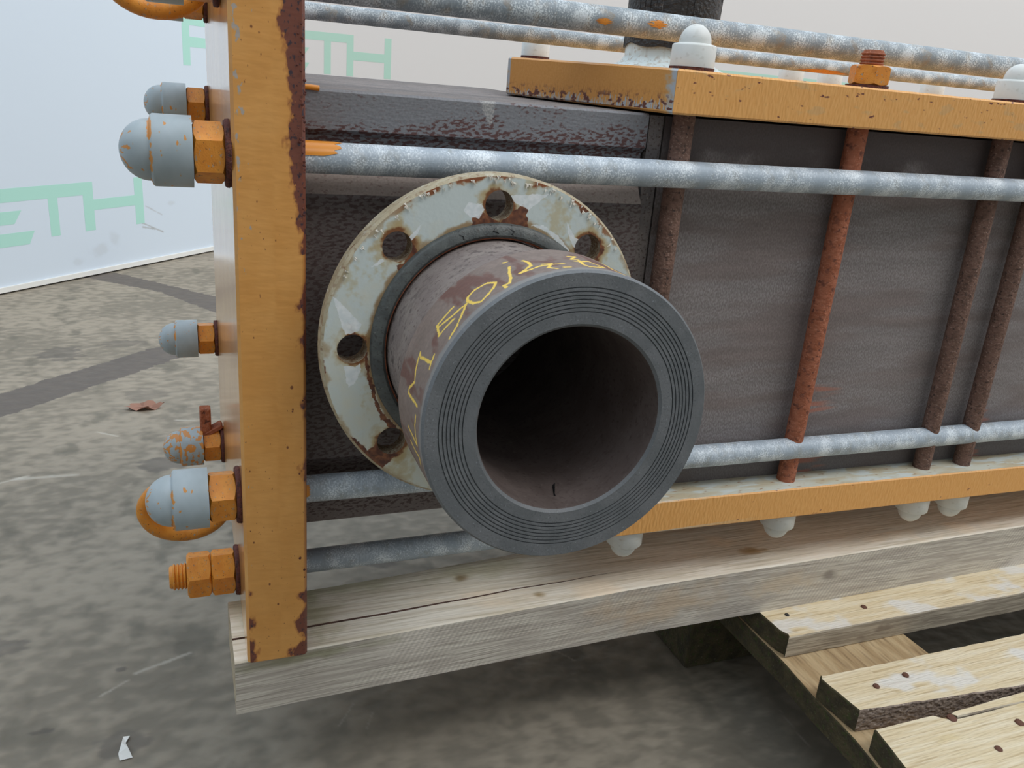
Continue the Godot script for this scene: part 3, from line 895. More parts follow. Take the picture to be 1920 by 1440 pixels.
func build_setting() -> void:
	var fg := Geo.new().map(Vector3(-2.0, 0, -3.3), Vector3(1.0 / 3.6, 0, 0), Vector3(0, 0, 1.0 / 3.6))
	prism([fg], rect(-14, -10, 16, 14), -0.2, 0.0, 0.0, Transform3D.IDENTITY, zero)
	structure("floor", mesh_of([[fg, M.floor]]), "worn grey concrete floor with dark tyre marks")
	var lg := Geo.new().map(Vector3(LA.x, 0, LA.y), Vector3(LD.x, 0, LD.y) / 1.4, Vector3(0, -1.0 / 1.4, 0))
	wall_box(lg, LA, LD, -5.0, 1.253, 0.012, WALL_H, -0.1, 0.0)
	var wl := structure("wall_left", mesh_of([[lg, M.wall_cool_light]]), "white panel wall with green logo, behind the end plate on the left")
	var rg := Geo.new()
	wall_box(rg, RA, RD, 0.0, 9.0, 0.012, WALL_H, -0.1, 0.0)
	var wr := structure("wall_back", mesh_of([[rg, M.wall_warm_shade]]), "white panel wall with green logo, behind the heat exchanger")
	var tg := Geo.new()
	wall_box(tg, LA, LD, -5.0, 1.24, 0.006, 0.022, -0.02, 0.008)
	structure("baseboard_left", mesh_of([[tg, M.trim]]), "thin white edge strip along the foot of the left wall")
	var tr := Geo.new()
	wall_box(tr, RA, RD, 0.012, 9.0, 0.006, 0.022, -0.02, 0.008)
	var hg := Geo.new()  # wall added out of view so the light falls more from above
	prism([hg], rect(-9.0, 2.6, 12.0, 2.8), 0.0, 4.2, 0.0, Transform3D.IDENTITY, zero)
	structure("added_light_blocker", mesh_of([[hg, M.blocker_grey]]), "added unseen grey wall behind the viewer, cutting low front light")
	structure("baseboard_back", mesh_of([[tr, M.trim]]), "thin white edge strip along the foot of the back wall")
	# left wall: E, T, H share the top bar; the R stands higher up
	letter_poly(wl, LA, LD, M.logo, "letter", [[-0.06, 0.322, 0.205, 0.322, 0.205, 0.280, -0.06, 0.280], [-0.06, 0.252, 0.107, 0.252, 0.078, 0.212, -0.06, 0.212], [-0.06, 0.186, 0.147, 0.184, 0.124, 0.143, -0.06, 0.145]])
	letter_poly(wl, LA, LD, M.logo, "letter", [[0.205, 0.322, 0.345, 0.322, 0.345, 0.280, 0.205, 0.280], [0.207, 0.280, 0.243, 0.280, 0.243, 0.157, 0.207, 0.157]])
	letter_poly(wl, LA, LD, M.logo, "letter", [[0.345, 0.322, 0.388, 0.322, 0.388, 0.158, 0.345, 0.158], [0.388, 0.262, 0.572, 0.262, 0.572, 0.226, 0.388, 0.226], [0.572, 0.325, 0.612, 0.325, 0.612, 0.157, 0.572, 0.157]])
	letter_poly(wl, LA, LD, M.logo, "letter", [[0.853, 0.72, 0.892, 0.72, 0.892, 0.86, 0.853, 0.86], [0.853, 0.86, 0.892, 0.86, 0.892, 0.898, 0.872, 0.895, 0.858, 0.88], [0.892, 0.862, 1.06, 0.862, 1.06, 0.898, 0.892, 0.898], [0.892, 0.786, 1.06, 0.786, 1.06, 0.822, 0.892, 0.822]])
	# back wall: the same logo and, farther right, the next one
	letter_poly(wr, RA, RD, M.logo_warm_shade, "letter", [[0.03, 0.896, 0.27, 0.896, 0.27, 0.862, 0.03, 0.862], [0.03, 0.83, 0.235, 0.83, 0.21, 0.795, 0.03, 0.795], [0.03, 0.77, 0.235, 0.77, 0.21, 0.73, 0.03, 0.73]])
	letter_poly(wr, RA, RD, M.logo_warm_shade, "letter", [[0.27, 0.896, 0.392, 0.896, 0.392, 0.862, 0.27, 0.862], [0.296, 0.862, 0.325, 0.862, 0.325, 0.73, 0.296, 0.73]])
	letter_poly(wr, RA, RD, M.logo_warm_shade, "letter", [[0.392, 0.896, 0.421, 0.896, 0.421, 0.729, 0.392, 0.729], [0.421, 0.83, 0.556, 0.83, 0.556, 0.795, 0.421, 0.795], [0.556, 0.896, 0.586, 0.896, 0.586, 0.73, 0.556, 0.73]])
	letter_poly(wr, RA, RD, M.logo_warm_shade, "letter", [[2.23, 0.905, 2.62, 0.905, 2.62, 0.862, 2.23, 0.862], [2.23, 0.83, 2.58, 0.83, 2.55, 0.795, 2.23, 0.795], [2.23, 0.77, 2.58, 0.77, 2.55, 0.73, 2.23, 0.73]])
	letter_poly(wr, RA, RD, M.logo_warm_shade, "letter", [[2.62, 0.905, 3.07, 0.905, 3.07, 0.862, 2.62, 0.862], [2.8, 0.862, 2.85, 0.862, 2.85, 0.73, 2.8, 0.73]])
	letter_poly(wr, RA, RD, M.logo_warm_shade, "letter", [[3.07, 0.905, 3.12, 0.905, 3.12, 0.73, 3.07, 0.73], [3.12, 0.83, 3.33, 0.83, 3.33, 0.795, 3.12, 0.795], [3.33, 0.91, 3.38, 0.91, 3.38, 0.73, 3.33, 0.73]])

# ---- the exchanger
func build_exchanger() -> void:
	EX = thing("heat_exchanger", "graphite heat exchanger with orange plates, galvanised tie rods and flanged nozzle, on a timber", "heat exchanger", RP)
	build_end_plates()
	build_blocks()
	build_clamps()
	build_nozzle()
	build_rods()
	build_bolts()

func build_end_plates() -> void:
	for far in 2:
		var a := Geo.new()
		var f := Geo.new().map(P(-0.2035, 0.3175, -0.028), Vector3(1.0 / 0.054, 0, 0), Vector3(0, -1.0 / 0.63, 0))
		var xf := Transform3D(Basis(Vector3(0, 1, 0), deg_to_rad(-0.55)), P(0, 0, 0)) if far == 0 else Transform3D(Basis.IDENTITY, P(1.9, 0, 0))
		var pick := func(n: Vector3) -> int: return 1 if n.z > 0.9 or n.x > 0.6 else 0
		prism([a, f], rect(-0.2035, -0.612, -0.1495, -0.030, 0.0025), CY, 0.3175, 0.0025, xf, pick)
		if far == 0:
			xpart("end_plate", [[a, M.orange], [f, M.plate_front]], "thick orange painted end plate with a rusty corner")
		else:
			xpart("end_plate", [[a, M.orange], [f, M.plate_front]])
	# scale and blisters along the rusted corner
	var g := Geo.new()
	var rng := RandomNumberGenerator.new()
	rng.seed = 5
	for k in 56:
		var y := rng.randf_range(0.10, 0.28) if k < 46 else rng.randf_range(-0.30, 0.11)
		var x := -0.1495 - absf(rng.randfn(0.0, 0.0045)) + 0.0002
		var r := rng.randf_range(0.0004, 0.0011)
		var c := P(x, y, -0.0295 - (0.001 if x > -0.150 else 0.0))
		lathe(g, PackedVector2Array([Vector2(r * 1.3, -r * 0.3), Vector2(r * 0.95, r * 0.35), Vector2(0, r * 0.7)]), 6, along(Vector3(0.3, 0, 1), c, rng.randf() * TAU), 0, 1, 0.08)
	var sc := xpart("rust_scale", [[g, M.rust_dark]], "dark flaking rust along the plate's corner")
	sc.set_meta("kind", "stuff")
	# drips of orange paint that ran round the corner
	var d := Geo.new()
	sweep(d, [P(-0.151, 0.1955, -0.078), P(-0.142, 0.196, -0.0785), P(-0.136, 0.1957, -0.0785), P(-0.132, 0.1955, -0.0786)], 0.0022, 8, false)
	xpart("paint_drip", [[d, M.drip]])
	var e := Geo.new()
	var pts := []
	for k in 12:
		var y := 0.105 - 0.052 * k / 11.0
		pts.append(P(-0.148 + 0.0015 * sin(k * 1.7), y, -0.071))
	sweep(e, pts, 0.0032, 8, false)
	xpart("paint_drip", [[e, M.orange]])
	# paint slopped over the tie rods
	for q in [[0.1432, -0.057, 0.034, 12.0, 155.0, -0.151, 0.01305], [-0.1525, -0.0625, 0.008, -10.0, 40.0, -0.151, 0.01305], [0.2765, -0.1445, 0.020, -26.0, 4.0, 0.132, 0.0128], [0.2765, -0.1445, 0.026, -16.0, 22.0, 0.187, 0.0128], [0.2785, -0.4955, 0.115, -80.0, -22.0, 0.648, 0.0104]]:
		var s := Geo.new()
		var r: float = q[6]
		for k in 14:
			for m in 2:
				var t0 := deg_to_rad(lerpf(q[3], q[4], k / 14.0))
				var t1 := deg_to_rad(lerpf(q[3], q[4], (k + 1) / 14.0))
				var l0: float = q[2] * (0.88 + 0.12 * sin(k * 2.3)) * smoothstep(-2.5, 2.0, float(k))
				var l1: float = q[2] * (0.88 + 0.12 * sin((k + 1) * 2.3)) * smoothstep(-2.5, 2.0, float(k + 1))
				var x0: float = q[5]
				var x1: float = q[5]
				if x0 > 0.0:        # a smear, thin at both sides
					l0 = q[2] * (0.75 + 0.25 * sin(k * 2.9)) * sin(PI * k / 14.0)
					l1 = q[2] * (0.75 + 0.25 * sin((k + 1) * 2.9)) * sin(PI * (k + 1) / 14.0)
					x1 = x0 + (q[2] - l1) * (0.5 + 0.2 * sin(k * 1.7 + 1.7))
					x0 += (q[2] - l0) * (0.5 + 0.2 * sin(k * 1.7))
				var pa := P(x0, q[0] + r * sin(t0), q[1] + r * cos(t0))
				var pb := P(x1, q[0] + r * sin(t1), q[1] + r * cos(t1))
				var rr := r - 0.0008 * m
				var pc := P(x1 + absf(l1), q[0] + rr * sin(t1), q[1] + rr * cos(t1))
				var pd := P(x0 + absf(l0), q[0] + rr * sin(t0), q[1] + rr * cos(t0))
				if m == 0:
					var na := Vector3(0, sin(t0), cos(t0))
					var nb := Vector3(0, sin(t1), cos(t1))
					s.tri(pa, pb, pc, na, nb, nb)
					s.tri(pa, pc, pd, na, nb, na)
		xpart("paint_drip" if q[5] < 0.0 else "paint_smear", [[s, M.drip if q[5] < 0.0 else M.nut_orange]])

# a block whose front is a profile of (y, z) points, extruded along x
func profile_block(g: Geo, ge: Geo, gt: Geo, prof: PackedVector2Array, x0: float, x1: float, back: float, yb0: float, yb1: float) -> void:
	var n := prof.size()
	for i in n - 1:
		var a := prof[i]
		var b := prof[i + 1]
		g.quadn(P(x0, a.x, a.y), P(x1, a.x, a.y), P(x1, b.x, b.y), P(x0, b.x, b.y), Vector3(0, 0.01 * (a.x + b.x), 1))
	var t := prof[0]
	var bt := prof[n - 1]
	gt.quadn(P(x0, t.x, t.y), P(x1, t.x, t.y), P(x1, yb0, back), P(x0, yb0, back), Vector3.UP)
	ge.quadn(P(x0, bt.x, bt.y), P(x1, bt.x, bt.y), P(x1, yb1, back), P(x0, yb1, back), Vector3.DOWN)
	ge.quadn(P(x0, yb0, back), P(x1, yb0, back), P(x1, yb1, back), P(x0, yb1, back), Vector3(0, 0, -1))
	for x in [x0, x1]:
		var dir := Vector3(-1 if x == x0 else 1, 0, 0)
		for i in n - 1:
			var a := prof[i]
			var b := prof[i + 1]
			var za := lerpf(yb0, yb1, float(i) / (n - 1))
			var zb := lerpf(yb0, yb1, float(i + 1) / (n - 1))
			ge.quad(P(x, a.x, a.y), P(x, b.x, b.y), P(x, zb, back), P(x, za, back), dir)

func build_blocks() -> void:
	var f := Geo.new().map(P(-0.15, 0.2, 0), Vector3(1.0 / 0.322, 0, 0), Vector3(0, -2.5, 0))
	var e := Geo.new()
	var t := Geo.new()
	var prof := PackedVector2Array([Vector2(0.1955, -0.0805), Vector2(0.1935, -0.0785), Vector2(0.1640, -0.0785), Vector2(0.1590, -0.086), Vector2(0.1320, -0.086), Vector2(0.1120, -0.0735), Vector2(0.1100, -0.072),
		Vector2(-0.1280, -0.072), Vector2(-0.1300, -0.0735), Vector2(-0.1440, -0.086), Vector2(-0.1650, -0.086), Vector2(-0.1690, -0.0785), Vector2(-0.1955, -0.0785), Vector2(-0.1975, -0.0805)])
	profile_block(f, e, t, prof, -0.1485, 0.1725, -0.555, 0.2060, -0.2015)
	xpart("header_block", [[f, M.header], [e, M.graphite], [t, M.graphite]], "dark graphite end header with milled grooves behind the tie rods")
	var g := Geo.new()
	profile_block(g, g, g, PackedVector2Array([Vector2(0.194, -0.082), Vector2(-0.196, -0.082)]), 0.1755, 0.1905, -0.55, 0.198, -0.198)
	xpart("sealing_block", [[g, M.graphite]])
	var b := Geo.new().map(P(0.19, 0.2, 0), Vector3(1.0 / 1.03, 0, 0), Vector3(0, -1.0 / 0.42, 0))
	var c := Geo.new()
	profile_block(b, c, c, PackedVector2Array([Vector2(0.194, -0.084), Vector2(-0.212, -0.084)]), 0.1935, 1.752, -0.548, 0.196, -0.212)
	xpart("graphite_core", [[b, M.body], [c, M.graphite]], "long dark brown-grey graphite core behind the rusty bolts")

func build_clamps() -> void:
	# upper plate, its near end cut back at an angle; it rises slightly towards the back
	var a := Geo.new()
	var f := Geo.new().map(P(0.176, 0.2355, 0), Vector3(1.0 / 1.1, 0, 0), Vector3(0, -1.0 / 0.038, 0))
	var s := Geo.new().map(P(0.103, 0.241, -0.27), Vector3(0.0729, 0, 0.2249).normalized() / 0.2364, Vector3(0, -1.0 / 0.041, 0))
	var xf := Transform3D(Basis(Vector3(1, 0, 0), deg_to_rad(1.2)), P(0, 0.1967, -0.045))
	var poly := PackedVector2Array([Vector2(0.1762, 0.0), Vector2(0.1015, -0.230), Vector2(0.245, -0.55), Vector2(1.73, -0.55), Vector2(1.73, 0.0)])
	var pick := func(n: Vector3) -> int: return 1 if n.z > 0.9 else (2 if n.x < -0.8 and n.z > 0.1 else 0)
	prism([a, f, s], poly, 0.0, 0.0388, 0.0018, xf, pick)
	xpart("clamping_plate", [[a, M.orange], [f, M.strip0], [s, M.strip2]], "upper orange clamping plate with a slanted end")
	var a2 := Geo.new()
	var f2 := Geo.new().map(P(0.17, -0.198, 0), Vector3(1.0 / 1.1, 0, 0), Vector3(0.0175, -1.0, 0) / 0.0375)
	var t2 := Geo.new().map(P(0.17, 0, -0.09), Vector3(1.0 / 0.9, 0, 0), Vector3(0, 0, 1.0 / 0.05))
	var xf2 := Transform3D(Basis(Vector3(0, 0, 1), deg_to_rad(-1.0)), P(0.17, -0.2352, -0.045))
	var poly2 := PackedVector2Array([Vector2(0.0, 0.0), Vector2(-0.07, -0.225), Vector2(-0.07, -0.325), Vector2(0.0, -0.55), Vector2(1.55, -0.55), Vector2(1.55, 0.0)])
	var pick2 := func(n: Vector3) -> int: return 1 if n.z > 0.9 else (2 if n.y > 0.9 else 0)
	prism([a2, f2, t2], poly2, 0.0, 0.0375, 0.0015, xf2, pick2)
	xpart("clamping_plate", [[a2, M.orange], [f2, M.strip1], [t2, M.plate_top]], "lower orange clamping plate with a pale stained upper side")

func build_nozzle() -> void:
	# loose flange with eight bolt holes
	var f := Geo.new().map(P(-0.145, 0.145, 0), Vector3(1.0 / 0.29, 0, 0), Vector3(0, -1.0 / 0.29, 0))
	var s := Geo.new()
	var hg := Geo.new()
	var ro := 0.1425
	var ri := 0.1035
	var rf := 0.1405
	var th := -0.018
	var rh := 0.0122
	var rp := 0.1175
	for k in 8:
		var mid := k * PI / 4.0
		var cen := Vector2(cos(mid), sin(mid)) * rp
		for half in [-1.0, 1.0]:
			var poly := PackedVector2Array()
			for q in 9:
				var t: float = mid + half * PI / 8.0 * q / 8.0
				poly.append(Vector2(cos(t), sin(t)) * rf)
			for q in 9:
				var t: float = mid + half * PI / 8.0 * (8 - q) / 8.0
				poly.append(Vector2(cos(t), sin(t)) * ri)
			for q in 13:
				var t: float = mid + PI - half * PI * q / 12.0
				poly.append(cen + Vector2(cos(t), sin(t)) * rh)
			var ids := Geometry2D.triangulate_polygon(poly)
			for z in [0.0, th]:
				for i in range(0, ids.size(), 3):
					var v := []
					for q in 3:
						v.append(P(poly[ids[i + q]].x, poly[ids[i + q]].y, z))
					(f if z == 0.0 else s).flat(v[0], v[1], v[2], Vector3(0, 0, 1 if z == 0.0 else -1))
		lathe(hg, PackedVector2Array([Vector2(rh, 0.0), Vector2(rh, th)]), 24, Transform3D(Basis.IDENTITY, P(cen.x, cen.y, 0)))
	lathe(s, PackedVector2Array([Vector2(rf, th), Vector2(ro, th + 0.002), Vector2(ro, -0.002), Vector2(rf, 0.0)]), 128, Transform3D(Basis.IDENTITY, P(0, 0, 0)))
	lathe(hg, PackedVector2Array([Vector2(ri, 0.0), Vector2(ri, th)]), 96, Transform3D(Basis.IDENTITY, P(0, 0, 0)))
	var fl := xpart("flange", [[f, M.flange], [s, M.flange_side], [hg, M.hole_rust]], "pale grey-green steel flange, paint peeling round its bolt holes")
	# peeled curls of paint along the upper rim
	var g := Geo.new()
	var rng := RandomNumberGenerator.new()
	rng.seed = 77
	for k in 60:
		var an := rng.randf_range(1.0, 2.75)
		if k > 48:
			an = rng.randf_range(0.6, 1.0)
		var r := rng.randf_range(0.1365, 0.1412)
		var span := rng.randf_range(0.006, 0.022)
		var n := 5
		for q in n:
			var t0 := an + span * q / n
			var t1 := an + span * (q + 1) / n
			var w0 := rng.randf_range(0.0008, 0.0045) * sin(PI * (q + 0.4) / (n + 0.4))
			var w1 := rng.randf_range(0.0008, 0.0045) * sin(PI * (q + 0.9) / (n + 0.4))
			var h0 := rng.randf_range(0.0002, 0.0022)
			var h1 := rng.randf_range(0.0002, 0.0022)
			var a := Vector3(cos(t0), sin(t0), 0)
			var b := Vector3(cos(t1), sin(t1), 0)
			var o := P(0, 0, 0.0003)
			g.quadn(o + a * r, o + b * r, o + b * (r - w1) + Vector3(0, 0, h1), o + a * (r - w0) + Vector3(0, 0, h0), Vector3(0, 0, 1))
	var fk := put(fl, "paint_flakes", mesh_of([[g, M.flake]]), "curled flakes of white paint")
	fk.set_meta("kind", "stuff")
	# split ring between flange and pipe
	var rg := Geo.new()
	lathe(rg, PackedVector2Array([Vector2(0.1035, -0.012), Vector2(0.1035, 0.0035), Vector2(0.1015, 0.006), Vector2(0.0945, 0.0075), Vector2(0.0925, 0.006), Vector2(0.0925, -0.012)]), 112, Transform3D(Basis.IDENTITY, P(0, 0, 0)))
	var sr := xpart("split_ring", [[rg, M.rubber]], "dark split ring inside the flange")
	var gap := Geo.new()
	for q in [[1.61, -0.0009], [1.87, 0.0005], [1.42, 0.001]]:
		gap = Geo.new()
		var pts := []
		for i in 5:
			var r := lerpf(0.0938, 0.1025, i / 4.0)
			var an: float = q[0] + q[1] * 40.0 * (i % 2) + 0.012 * i
			pts.append(P(r * cos(an), r * sin(an), 0.0068 - 0.0012 * maxf(0.0, i - 2.0)))
		sweep(gap, pts, 0.0007, 5, false)
		put(sr, "crack", mesh_of([[gap, M.tape]]))
	var rr := Geo.new()
	lathe(rr, PackedVector2Array([Vector2(0.0927, -0.010), Vector2(0.0927, 0.004), Vector2(0.0912, 0.0045), Vector2(0.0908, 0.002), Vector2(0.0905, -0.010)]), 96, Transform3D(Basis.IDENTITY, P(0, 0, 0)))
	put(sr, "retaining_wire", mesh_of([[rr, M.rust_red]]), "thin rusty band inside the ring")
	# the pipe: neck, thick end collar with sealing grooves on its face, bore
	var ax := Vector3(-0.00523109, 0.00093765, 0.179003)
	var xf := along(ax, P(0, 0, 0))
	var ng := Geo.new()
	lathe(ng, PackedVector2Array([Vector2(0.0895, -0.08), Vector2(0.0895, 0.1085)]), 112, xf)
	xpart("pipe_neck", [[ng, M.neck]], "brown-grey graphite neck of the nozzle")
	var cg := Geo.new()
	lathe(cg, PackedVector2Array([Vector2(0.0895, 0.1075), Vector2(0.1005, 0.1085), Vector2(0.1024, 0.1105), Vector2(0.1024, 0.1768)]), 160, xf, 0.108, 0.1791)
	var eg := Geo.new()
	var pr := PackedVector2Array([Vector2(0.1024, 0.1768), Vector2(0.1008, 0.1791)])
	for r in [0.0915, 0.0888, 0.0862, 0.0836, 0.0810, 0.0783, 0.0757]:
		pr.append_array([Vector2(r + 0.00042, 0.1791), Vector2(r + 0.00036, 0.1779), Vector2(r - 0.00036, 0.1779), Vector2(r - 0.00042, 0.1791)])
	pr.append_array([Vector2(0.0675, 0.1791), Vector2(0.0656, 0.1772)])
	lathe(eg, pr, 160, xf)
	var bg := Geo.new()
	lathe(bg, PackedVector2Array([Vector2(0.0656, 0.1772), Vector2(0.0650, 0.1760), Vector2(0.0650, -0.16)]), 112, xf)
	lathe(bg, PackedVector2Array([Vector2(0.0660, -0.16), Vector2(0.0, -0.16)]), 64, xf)
	var co := xpart("pipe_collar", [[cg, M.collar], [eg, M.graphite_cut], [bg, M.bore]], "thick graphite pipe end with fine sealing grooves and yellow handwriting")
	# the chip of graphite lying in the bore
	var ch := Geo.new()
	var cp := P(0.0, 0, 0) + ax.normalized() * 0.155 + Vector3(0.004, -0.0645, 0)
	ch.quadn(cp + Vector3(-0.0035, 0.001, 0.006), cp + Vector3(0.0015, 0.0012, -0.008), cp + Vector3(0.0035, 0.0035, -0.008), cp + Vector3(-0.0025, 0.002, 0.006), Vector3.UP)
	ch.quadn(cp + Vector3(-0.0035, 0.001, 0.006), cp + Vector3(-0.0025, 0.002, 0.006), cp + Vector3(-0.001, -0.0005, 0.005), cp + Vector3(-0.002, -0.0006, 0.005), Vector3(0, 0, 1))
	put(co, "chip", mesh_of([[ch, M.tape]]), "small black chip lying in the bore")
	# second nozzle, standing on the upper plate and wrapped in black tape
	var up := along(Vector3.UP, P(0.327, 0.2395, -0.32))
	var wg := Geo.new()
	lathe(wg, PackedVector2Array([Vector2(0.072, -0.003), Vector2(0.072, 0.004), Vector2(0.058, 0.011), Vector2(0.0535, 0.018), Vector2(0.0535, 0.05)]), 48, up)
	var nz := xpart("upright_nozzle", [[wg, M.white_paint]], "white painted foot of the upright nozzle")
	var bt := Geo.new()
	for k in 48:
		var t0 := TAU * k / 48
		var t1 := TAU * (k + 1) / 48
		var l0 := 0.028 + 0.0016 * sin(k * TAU * 7.0 / 48.0) + 0.002 * sin(k * TAU * 3.0 / 48.0) + (0.012 if k > 4 and k < 12 else 0.0)
		var kk := (k + 1) % 48
		var l1 := 0.028 + 0.0016 * sin(kk * TAU * 7.0 / 48.0) + 0.002 * sin(kk * TAU * 3.0 / 48.0) + (0.012 if kk > 4 and kk < 12 else 0.0)
		var r := 0.056
		var h := 0.5
		var a := Vector3(cos(t0), sin(t0), 0)
		var b := Vector3(cos(t1), sin(t1), 0)
		var na: Vector3 = up.basis * a
		var nb: Vector3 = up.basis * b
		for m in 10:
			var za := lerpf(l0, h, m / 10.0)
			var zb := lerpf(l1, h, m / 10.0)
			var zc := lerpf(l1, h, (m + 1) / 10.0)
			var zd := lerpf(l0, h, (m + 1) / 10.0)
			var w0 := r + 0.0012 * sin(m * 2.3 + k * 0.5)
			var w1 := r + 0.0012 * sin((m + 1) * 2.3 + k * 0.5)
			bt.tri(up * (a * w0 + Vector3(0, 0, za)), up * (b * w0 + Vector3(0, 0, zb)), up * (b * w1 + Vector3(0, 0, zc)), na, nb, nb)
			bt.tri(up * (a * w0 + Vector3(0, 0, za)), up * (b * w1 + Vector3(0, 0, zc)), up * (a * w1 + Vector3(0, 0, zd)), na, nb, na)
		bt.quadn(up * (a * r + Vector3(0, 0, l0)), up * (b * r + Vector3(0, 0, l1)), up * (b * 0.0535 + Vector3(0, 0, l1)), up * (a * 0.0535 + Vector3(0, 0, l0)), Vector3.DOWN)
		bt.flat(up * (a * r + Vector3(0, 0, h)), up * (b * r + Vector3(0, 0, h)), up * Vector3(0, 0, h), Vector3.UP)
	put(nz, "tape_wrap", mesh_of([[bt, M.tape]]), "black tape wrapped round the upright nozzle")

# plastic cap along +z: ring (collar) then dome
func cap_mesh(rc: float, lc: float, rd: float, ld: float, m: Material) -> ArrayMesh:
	var g := Geo.new()
	var p := PackedVector2Array([Vector2(rc * 0.86, 0.0), Vector2(rc, 0.0), Vector2(rc, lc - 0.0015), Vector2(rc - 0.0012, lc), Vector2(rd, lc + 0.001)])
	for i in range(1, 13):
		var t := PI * 0.5 * i / 12.0
		p.append(Vector2(rd * cos(t), lc + 0.001 + ld * sin(t)))
	lathe(g, p, 40, Transform3D.IDENTITY, 0.0, lc + ld)
	return mesh_of([[g, m]])

func build_rods() -> void:
	var washer := Geo.new()
	lathe(washer, PackedVector2Array([Vector2(0.013, 0), Vector2(0.0252, 0.0), Vector2(0.0257, 0.0012), Vector2(0.0254, 0.0035), Vector2(0.0245, 0.0045), Vector2(0.013, 0.0045)]), 36, Transform3D.IDENTITY, 0, 1, 0.008)
	var washer_m := mesh_of([[washer, M.rust_dark]])
	var nut := Geo.new()
	hex_nut(nut, 0.0405, 0.0225, 0.013, Transform3D.IDENTITY)
	var nut_m := mesh_of([[nut, M.nut_orange]])
	var cap_a := cap_mesh(0.0265, 0.0287, 0.0226, 0.0215, M.cap0)
	var cap_b := cap_mesh(0.0265, 0.0287, 0.0226, 0.0215, M.cap1)
	var stud := Geo.new()
	lathe(stud, thread(0.0130, 0.0, 0.0165, 0.0034), 32, Transform3D.IDENTITY)
	var stud_m := mesh_of([[stud, M.nut_orange]])
	# y, z at the near end; y, z at x = 1.75; radius; fitting; roll of the nut; face x
	var rods := [
		[0.1432, -0.057, 0.1434, -0.057, 0.0125, "cap", 0.47, -0.2028, "zinc"],
		[-0.1520, -0.0625, -0.1800, -0.077, 0.0125, "cap", 0.30, -0.2028, "zinc"],
		[-0.2785, -0.1440, -0.2785, -0.144, 0.0125, "double", 0.25, -0.2020, "zinc"],
		[0.2765, -0.1445, 0.2765, -0.1445, 0.0125, "cap", 0.15, -0.2028, "zinc_dull"],
		[0.2785, -0.4955, 0.2785, -0.4955, 0.0101, "cap", 0.3, -0.1985, "zinc_dull"],
		[0.1555, -0.580, 0.1555, -0.580, 0.0125, "cap", 0.2, -0.1980, "zinc"],
		[-0.1610, -0.580, -0.1610, -0.580, 0.0125, "cap", 0.1, -0.1980, "zinc"],
		[-0.2880, -0.4900, -0.2880, -0.490, 0.0125, "smeared", 0.25, -0.1985, "zinc"]]
	for q in rods:
		var g := Geo.new()
		var a := P(q[7] - 0.004, q[0], q[1])
		var b := P(1.75, q[2], q[3])
		lathe(g, PackedVector2Array([Vector2(0, 0), Vector2(q[4], 0), Vector2(q[4], a.distance_to(b))]), 40, along(b - a, a))
		var r := xpart("tie_rod", [[g, M[q[8]]]])
		var base := P(q[7], q[0], q[1])
		if q[5] == "none":
			continue
		var dir := Vector3(-1, 0, 0)
		put(r, "washer", washer_m, "", along(dir, base))
		put(r, "hex_nut", nut_m, "", along(dir, base + dir * 0.0045, q[6]))
		if q[5] == "double":
			put(r, "hex_nut", nut_m, "", along(dir, base + dir * 0.0275, q[6] + 0.05))
			put(r, "threaded_end", stud_m, "bare thread, orange painted", along(dir, base + dir * 0.050))
		else:
			put(r, "cap", cap_b if q[5] == "smeared" else cap_a, "blue-grey plastic cap smeared with orange paint" if q[5] == "smeared" else "blue-grey plastic cap", along(dir, base + dir * 0.0272, q[6] * 9.0))
	# lifting eyes above and below the middle of the plate
	for s in [[-0.293, "orange"], [0.288, "orange"]]:
		var g := Geo.new()
		var pts := []
		for k in 40:
			var t := TAU * k / 40
			pts.append(P(-0.252 + 0.0445 * cos(t), s[0] + 0.0345 * sin(t), -0.32))
		sweep(g, pts, 0.0092, 12, true)
		lathe(g, PackedVector2Array([Vector2(0.012, 0), Vector2(0.019, 0.001), Vector2(0.019, 0.008), Vector2(0.013, 0.013), Vector2(0.011, 0.026)]), 24, along(Vector3(-1, 0, 0), P(-0.201, s[0], -0.32)))
		xpart("lifting_eye", [[g, M.nut_orange]], "orange painted lifting eye on the end plate")
	# earthing tab bolted behind a nut
	var tg := Geo.new()
	prism([tg], rect(-0.0072, -0.009, 0.0072, 0.009, 0.002), 0.0, 0.040, 0.001, Transform3D(Basis.IDENTITY, P(-0.2215, -0.2720, -0.49)), zero)
	prism([tg], rect(-0.016, -0.010, 0.016, 0.010, 0.002), 0.0, 0.006, 0.001, Transform3D(Basis(Vector3(0, 0, 1), 0.5), P(-0.213, -0.268, -0.49)), zero)
	xpart("earthing_tab", [[tg, M.rust_red]], "rusty tab standing up beside a capped nut")

